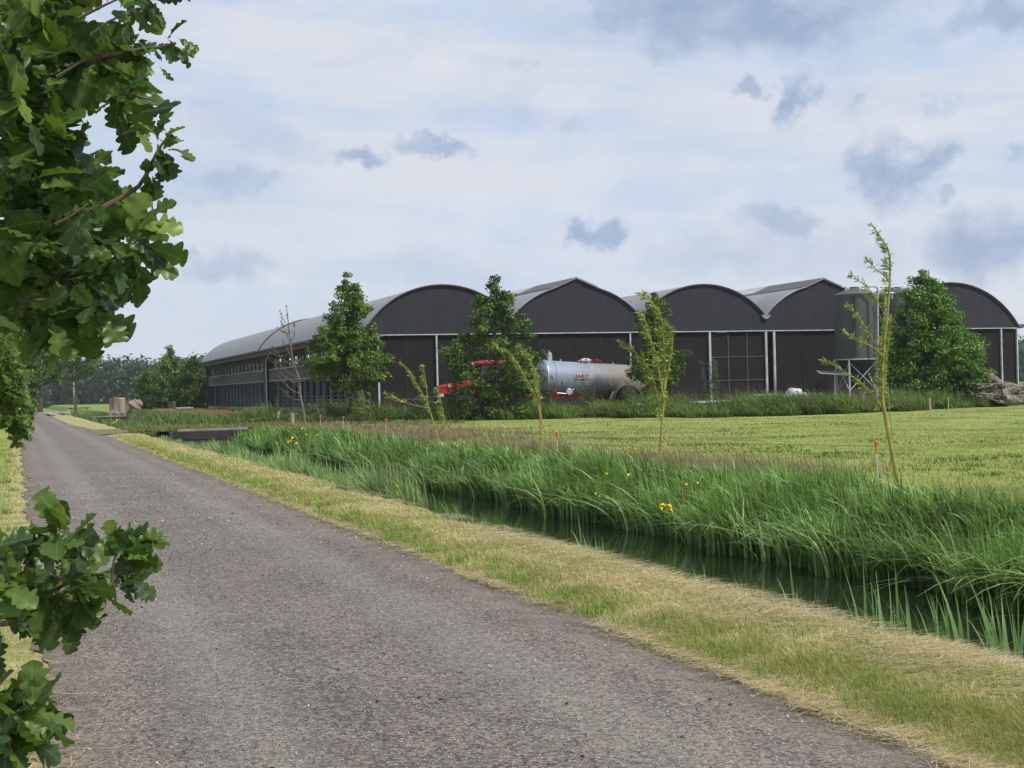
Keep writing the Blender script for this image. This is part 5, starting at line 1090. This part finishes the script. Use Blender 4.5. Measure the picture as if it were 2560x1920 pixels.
# rail fence before the barn
t = thing('rail_fence', 'pale wooden rail on short posts above the weeds before the barn', 'fence', at(1593, 1047, 71.5) * np.array([1, 1, 0]))
a = at(1593, 1011, 71.5); b = at(1775, 1004, 74.5); c = at(1930, 997, 77)
MB().obox((a + b) / 2, (b - a) / 2, (0, .03, 0), (0, 0, .05)).obox((b + c) / 2 , (c - b) / 2, (0, .03, 0), (0, 0, .05)).obj('rail', M_white, t)
for q in (a, at(1652, 1008, 72.4), b, at(1850, 1000, 75.7), c): MB().tube([(q[0], q[1] + .1, 0), (q[0], q[1] + .1, q[2] + .03)], .055, 8).obj('post', M_wood, t)
# solar panel
q = at(2088, 992, 80); z_ = 0
t = thing('solar_panel', 'small flat solar panel on a thin tripod mast left of the silos', 'solar panel', (q[0], q[1], 0))
MB().tube([(q[0], q[1], .15), (q[0], q[1], 1.92)], .04, 8).obj('mast', M_galv, t)
for a_ in (0.3, 2.4, 4.5): MB().tube([(q[0], q[1], 1.0), (q[0] + .5 * math.cos(a_), q[1] + .5 * math.sin(a_), 0.02)], .025, 6).obj('leg', M_galv, t)
pc = np.array([q[0] - .2, q[1], 2.0]); ex = RT * .72 + UP * -.06; ey = FW * .42 + UP * .07
fr_ = MB().obox(pc, ex, ey, UP * .02).obj('panel_frame', M_white, t); MB().obox(pc + UP * .028, ex * .94, ey * .92, UP * .006).obj('cells', M('solar_cells', (.03, .035, .05), (.04, .045, .06), 9, .25), fr_)
MB().obox(pc - UP * .03 , ex * .94, ey * .92, UP * .006).obj('panel_back', M_dark, fr_)
# white bag, rubble slab
def lump(name, label, cat, c, rx, ry, rz, mat, seed, sub=3, amp=.28, group=None):
    import bmesh
    bm = bmesh.new(); bmesh.ops.create_icosphere(bm, subdivisions=sub, radius=1); r_ = np.random.default_rng(seed); ph = r_.random(6) * 6
    for v_ in bm.verts:
        p_ = v_.co; f_ = 1 + amp * (math.sin(p_.x * 3.1 + ph[0]) * math.sin(p_.y * 2.7 + ph[1]) + .6 * math.sin(p_.z * 5 + ph[2] + p_.x * 4) + .35 * math.sin(p_.x * 9 + ph[3]) * math.sin(p_.z * 8 + ph[4]))
        v_.co = Vector((p_.x * rx * f_, p_.y * ry * f_, p_.z * rz * f_))
    me = bpy.data.meshes.new(name); bm.to_mesh(me); bm.free(); me.materials.append(mat); o = bpy.data.objects.new(name, me); C.objects.link(o); o.location = tuple(map(float, c)); tagp(o, label, cat, group); return o
c = at(1985, 990, 80); M_bag = M('white_plastic_bag', (.62, .64, .68), (.42, .44, .48), 3, .5, .5, 9)
lump('rubbish_bag', 'crumpled white plastic bag heap right of the barn posts', 'bag', (c[0], c[1], .62), .75, .5, .55, M_bag, 3)
c = at(2010, 990, 79.7); lump('rubbish_bag', 'small white bag leaning at the right of the bag heap', 'bag', (c[0], c[1], .6), .3, .3, .32, M_bag, 7)
c = at(2050, 990, 80.5)
t = thing('pallet_stack', 'low grey stack of pallets carrying small bags left of the silos', 'pallets', (c[0], c[1], 0))
for z in (0, .16, .32, .48):
    mb = MB()
    for j in range(5): mb.box(c[0] - .75, c[0] + .75, c[1] - .5 + j * .22, c[1] - .4 + j * .22, z + .1, z + .13)
    for j in (-.7, 0, .7): mb.box(c[0] + j - .05, c[0] + j + .05, c[1] - .5, c[1] + .5, z, z + .098)
    mb.obj('pallet', M('pallet_wood', (.34, .34, .32), (.24, .23, .21), 4, .9), t)
for k_, (px_, cl_, lb) in enumerate(((2030, (.10, .11, .13), 'small dark bag on the pallet stack'), (2038, (.5, .5, .5), 'small pale bag on the pallet stack'), (2052, (.45, .30, .17), 'tan brown bag on the pallet stack'))):
    c2_ = at(px_, 990, 80.5); lump('feed_bag', lb, 'bag', (c2_[0], c2_[1], .76), .14 + .06 * (k_ == 2), .14, .14, M('bag%d' % k_, cl_), 20 + k_)
# green crate lid
c = at(1912, 1000, 77.5); o = MB().box(c[0] - .7, c[0] + .7, c[1] - .3, c[1] + .3, .45, .85).box(c[0] - .74, c[0] + .74, c[1] - .34, c[1] + .34, .85, .93).obj('plastic_crate', M('pale_green_plastic', (.36, .45, .38), (.28, .36, .3), 3, .6), bevel=.02); tagp(o, 'pale green plastic box among weeds at the foot of the barn posts', 'box')
# log heap
M_cut = M('cut_wood', (.34, .26, .18), (.22, .165, .11), 8, .85, stretch=(3, 3, 3)); M_lbark = M('log_bark', (.27, .235, .20), (.10, .085, .072), 5, .95, .9, 16)
def log(px_, py_, d_, L_, r_, yaw, pit, lb, sd_):
    px_ -= 22; L_ *= 1.2; yaw = min(yaw, .5); r_ *= .8; py_ -= 2
    c = at(px_, py_, d_); t = thing('log', lb, 'log', (c[0], c[1], c[2]), 'logs in the heap right of the dense tree'); rr_ = np.random.default_rng(sd_)
    dv_ = np.array([math.cos(yaw) * math.cos(pit), math.sin(yaw) * math.cos(pit), math.sin(pit)]); Q = [c + dv_ * L_ * (s_ - .5) + rr_.normal(size=3) * r_ * .08 for s_ in np.linspace(0, 1, 7)]
    MB().tube(Q, r_ * (1 + .14 * rr_.normal(size=7)), 14, caps=False).obj('bark', M_lbark, t, smooth=True)
    for e, k_ in ((0, -1), (6, 1)):
        MB().tube([Q[e] - dv_ * k_ * .01, Q[e] + dv_ * k_ * .012], r_ * .97, 14).obj('cut_end', M_cut, t)
logs = [(2470, 995, 76, 2.2, .36, .1, .02, 'thick log lying lengthwise at the front of the heap'), (2535, 985, 75.5, 1.6, .33, 1.2, .0, 'thick log pointing at the viewer, low right in the heap'), (2435, 975, 76.8, 1.9, .20, .2, -.06, 'dark slim log on the left end of the heap'), (2480, 968, 76.5, 2.1, .18, .0, .03, 'slim log across the middle top of the heap'),
        (2525, 962, 76, 1.7, .30, -.4, -.45, 'pale stripped log sloping down at the right top'), (2500, 960, 77.2, 1.2, .2, .5, .25, 'short log tilted up at the heap top'), (2555, 1000, 75.6, 1.4, .28, .3, .0, 'log at the bottom right of the heap, cut by the picture edge'), (2420, 990, 77.5, 1.2, .26, 1.3, 0, 'log end facing the viewer at the left of the heap'),
        (2505, 1000, 75.2, 1.5, .13, -.2, .1, 'thin crooked grey log in front of the heap'), (2462, 955, 77.4, .9, .16, .9, .1, 'short stub log behind the heap top'), (2580, 975, 77, 1.8, .3, .1, .1, 'log on the right side just outside the picture'), (2530, 1008, 75, .9, .12, .6, -.1, 'small broken log lying at the foot of the heap')]
for i, l_ in enumerate(logs[:10] + logs[11:]): log(*l_[:7], l_[7], 50 + i)
M_root = M('grey_rootwood', (.34, .30, .26), (.2, .17, .14), 6, .9)
t = thing('root_wood', 'tangled pale roots and branches on the front of the log heap', 'branches', at(2515, 990, 75) * np.array([1, 1, 1])); mb = MB(); r9 = random.Random(2)
for _ in range(30):
    a = at(2425 + r9.uniform(0, 135), 985 + r9.uniform(-22, 22), 75 + r9.uniform(-.4, 1.2)); mb.tube([a, a + RT * r9.uniform(-.5, .5) + UP * r9.uniform(-.1, .25), a + RT * r9.uniform(-.9, .9) + UP * r9.uniform(-.25, .25)], [.055, .04, .015], 6)
mb.obj('roots', M_root, t, smooth=True)
# stump pieces, left
M_st = M('bleached_stump', (.36, .29, .225), (.20, .16, .125), 1.4, .9, .9, 5, stretch=(4, 4, .3))
def stump(name, label, px0, px1, yt, yb, d_, taper=.95, ridges=9, group=None, mat=None):
    a = at(px0, yb, d_); b_ = at(px1, yb, d_); tp = at((px0 + px1) / 2, yt, d_); c = (a + b_) / 2; r_ = np.linalg.norm(b_ - a) / 2; h_ = tp[2]; V = []; k = 28; lv = 7
    z0_ = hgt(c[0], c[1]) - .05
    for i in range(lv):
        f_ = i / (lv - 1)
        for j in range(k):
            an = 2 * math.pi * j / k; rr_ = r_ * (1.08 - (1.08 - taper) * f_ ** .6) * (1 + .07 * math.sin(an * ridges + i * .3) + .05 * math.sin(an * 3 + i)); V.append((c[0] + rr_ * math.cos(an), c[1] + rr_ * math.sin(an), z0_ + (h_ - z0_) * f_ * (1 + .03 * math.sin(an * 2))))
    F = [(i * k + j, i * k + (j + 1) % k, (i + 1) * k + (j + 1) % k, (i + 1) * k + j) for i in range(lv - 1) for j in range(k)] + [tuple((lv - 1) * k + j for j in range(k))]
    o = MB().add(V, F).obj(name, mat or M_st, smooth=True); tagp(o, label, 'stump', group); return o
stump('tree_stump', 'tall bleached upright trunk section beside the road, left of two', 276, 313, 996, 1040, 127, 1.0)
st2 = stump('tree_stump', 'gnarled brown trunk section with a burl, right of two', 311, 345, 1002, 1038, 129, 1.0, 7)
c = at(338, 1012, 127.8); lump('burl', 'knotty round burl wood on the right stump', 'burl', c, .5, .35, .5, M_st, 9)
bpy.data.objects['burl'].location = tuple(c - np.array(st2.location)); bpy.data.objects['burl'].parent = st2
for kk_ in ('category', 'label'):
    if kk_ in bpy.data.objects['burl']: del bpy.data.objects['burl'][kk_]
M_stone = M('grey_stone', (.20, .20, .20), (.13, .13, .13), 5, .9, .5, 20)
for i, (px_, w_, lb) in enumerate(((281, .28, 'dark grey stone block at the left foot of the stumps'), (292, .2, 'small grey stone between the blocks before the stumps'), (298, .14, 'narrow upright stone before the right stump'), (307, .2, 'pale topped stone before the right stump'))):
    c = at(px_, 1036, 122); lump('stone', lb, 'stone', (c[0], c[1], .12 + w_ * .4), w_, w_, w_ * 1.1, M_stone, 40 + i)
# white hoop, slab, far table, log furniture
c = at(170, 1038, 128); t = thing('white_hoop', 'white bent hoop marker standing on the grass left of the ditch', 'hoop', (c[0], c[1], 0)); P = [c * [1, 1, 0] + RT * (.2 * math.cos(a_)) + UP * (.02 + .62 * max(0, math.sin(a_)) ** .7) for a_ in np.linspace(0, math.pi, 15)]
MB().tube(P, .03, 8).obj('hoop', M_white, t, smooth=True); MB().tube([P[3], P[11]], .02, 6).obj('cross_bar', M_white, t)
c = at(144, 1035, 140); lump('boulder', 'flat pale boulder at the road bend', 'stone', (c[0], c[1], .15), 1.0, .5, .3, M_conc, 61)
def table(label, px_, yt, yb, d_, w_, mat, top):
    c = at(px_, yb, d_); h_ = at(px_, yt, d_)[2]; t = thing('log_table', label, 'table', (c[0], c[1], 0)); e = RT * w_ / 2
    MB().obox((c[0], c[1], h_ - .06), e, FW * .4, UP * .06).obj('table_top', top, t)
    for s_ in (-1, 1): q = c + e * s_ * .75; MB().box(q[0] - .12, q[0] + .12, q[1] - .25, q[1] + .25, 0, h_ - .122).obj('leg', mat, t)
table('rough log table with pale top left of the barn corner', 462, 1018, 1032, 140, 1.5, M_wood, M_white); table('far dark picnic table in the green field', 197, 1019, 1024, 230, 3.4, M_dark, M_dark)
table('low rough log bench in the rusty grass', 413, 1022, 1032, 138, 1.3, M_wood, M_wood)
stump('tree_stump', 'dark square stump block under the pointed tree', 420, 440, 1004, 1034, 142, .95, 4, None, M_bark)
c = at(511, 1022, 152); t = thing('pallet_pile', 'white pallets piled at the far corner of the barn', 'pallets', (c[0] - .3, c[1], 0))
for z in np.arange(0, 1.0, .2): MB().box(c[0] - .7, c[0] + .1, c[1] - .5, c[1] + .5, z, z + .13).obj('pallet', M_white, t)

# thin summer haze
m = bpy.data.materials.new('haze_air'); m.use_nodes = True; t_ = m.node_tree; t_.nodes.clear()
o_ = t_.nodes.new('ShaderNodeOutputMaterial'); pv = t_.nodes.new('ShaderNodeVolumePrincipled'); pv.inputs['Color'].default_value = (.92, .95, 1.0, 1); pv.inputs['Density'].default_value = .00022; pv.inputs['Anisotropy'].default_value = .3
t_.links.new(pv.outputs[0], o_.inputs['Volume'])
hz = MB().box(-700, 900, -300, 900, -2.2, 24).obj('haze', m); tagp(hz, 'pale thin air haze over the whole scene', 'haze', kind='stuff')
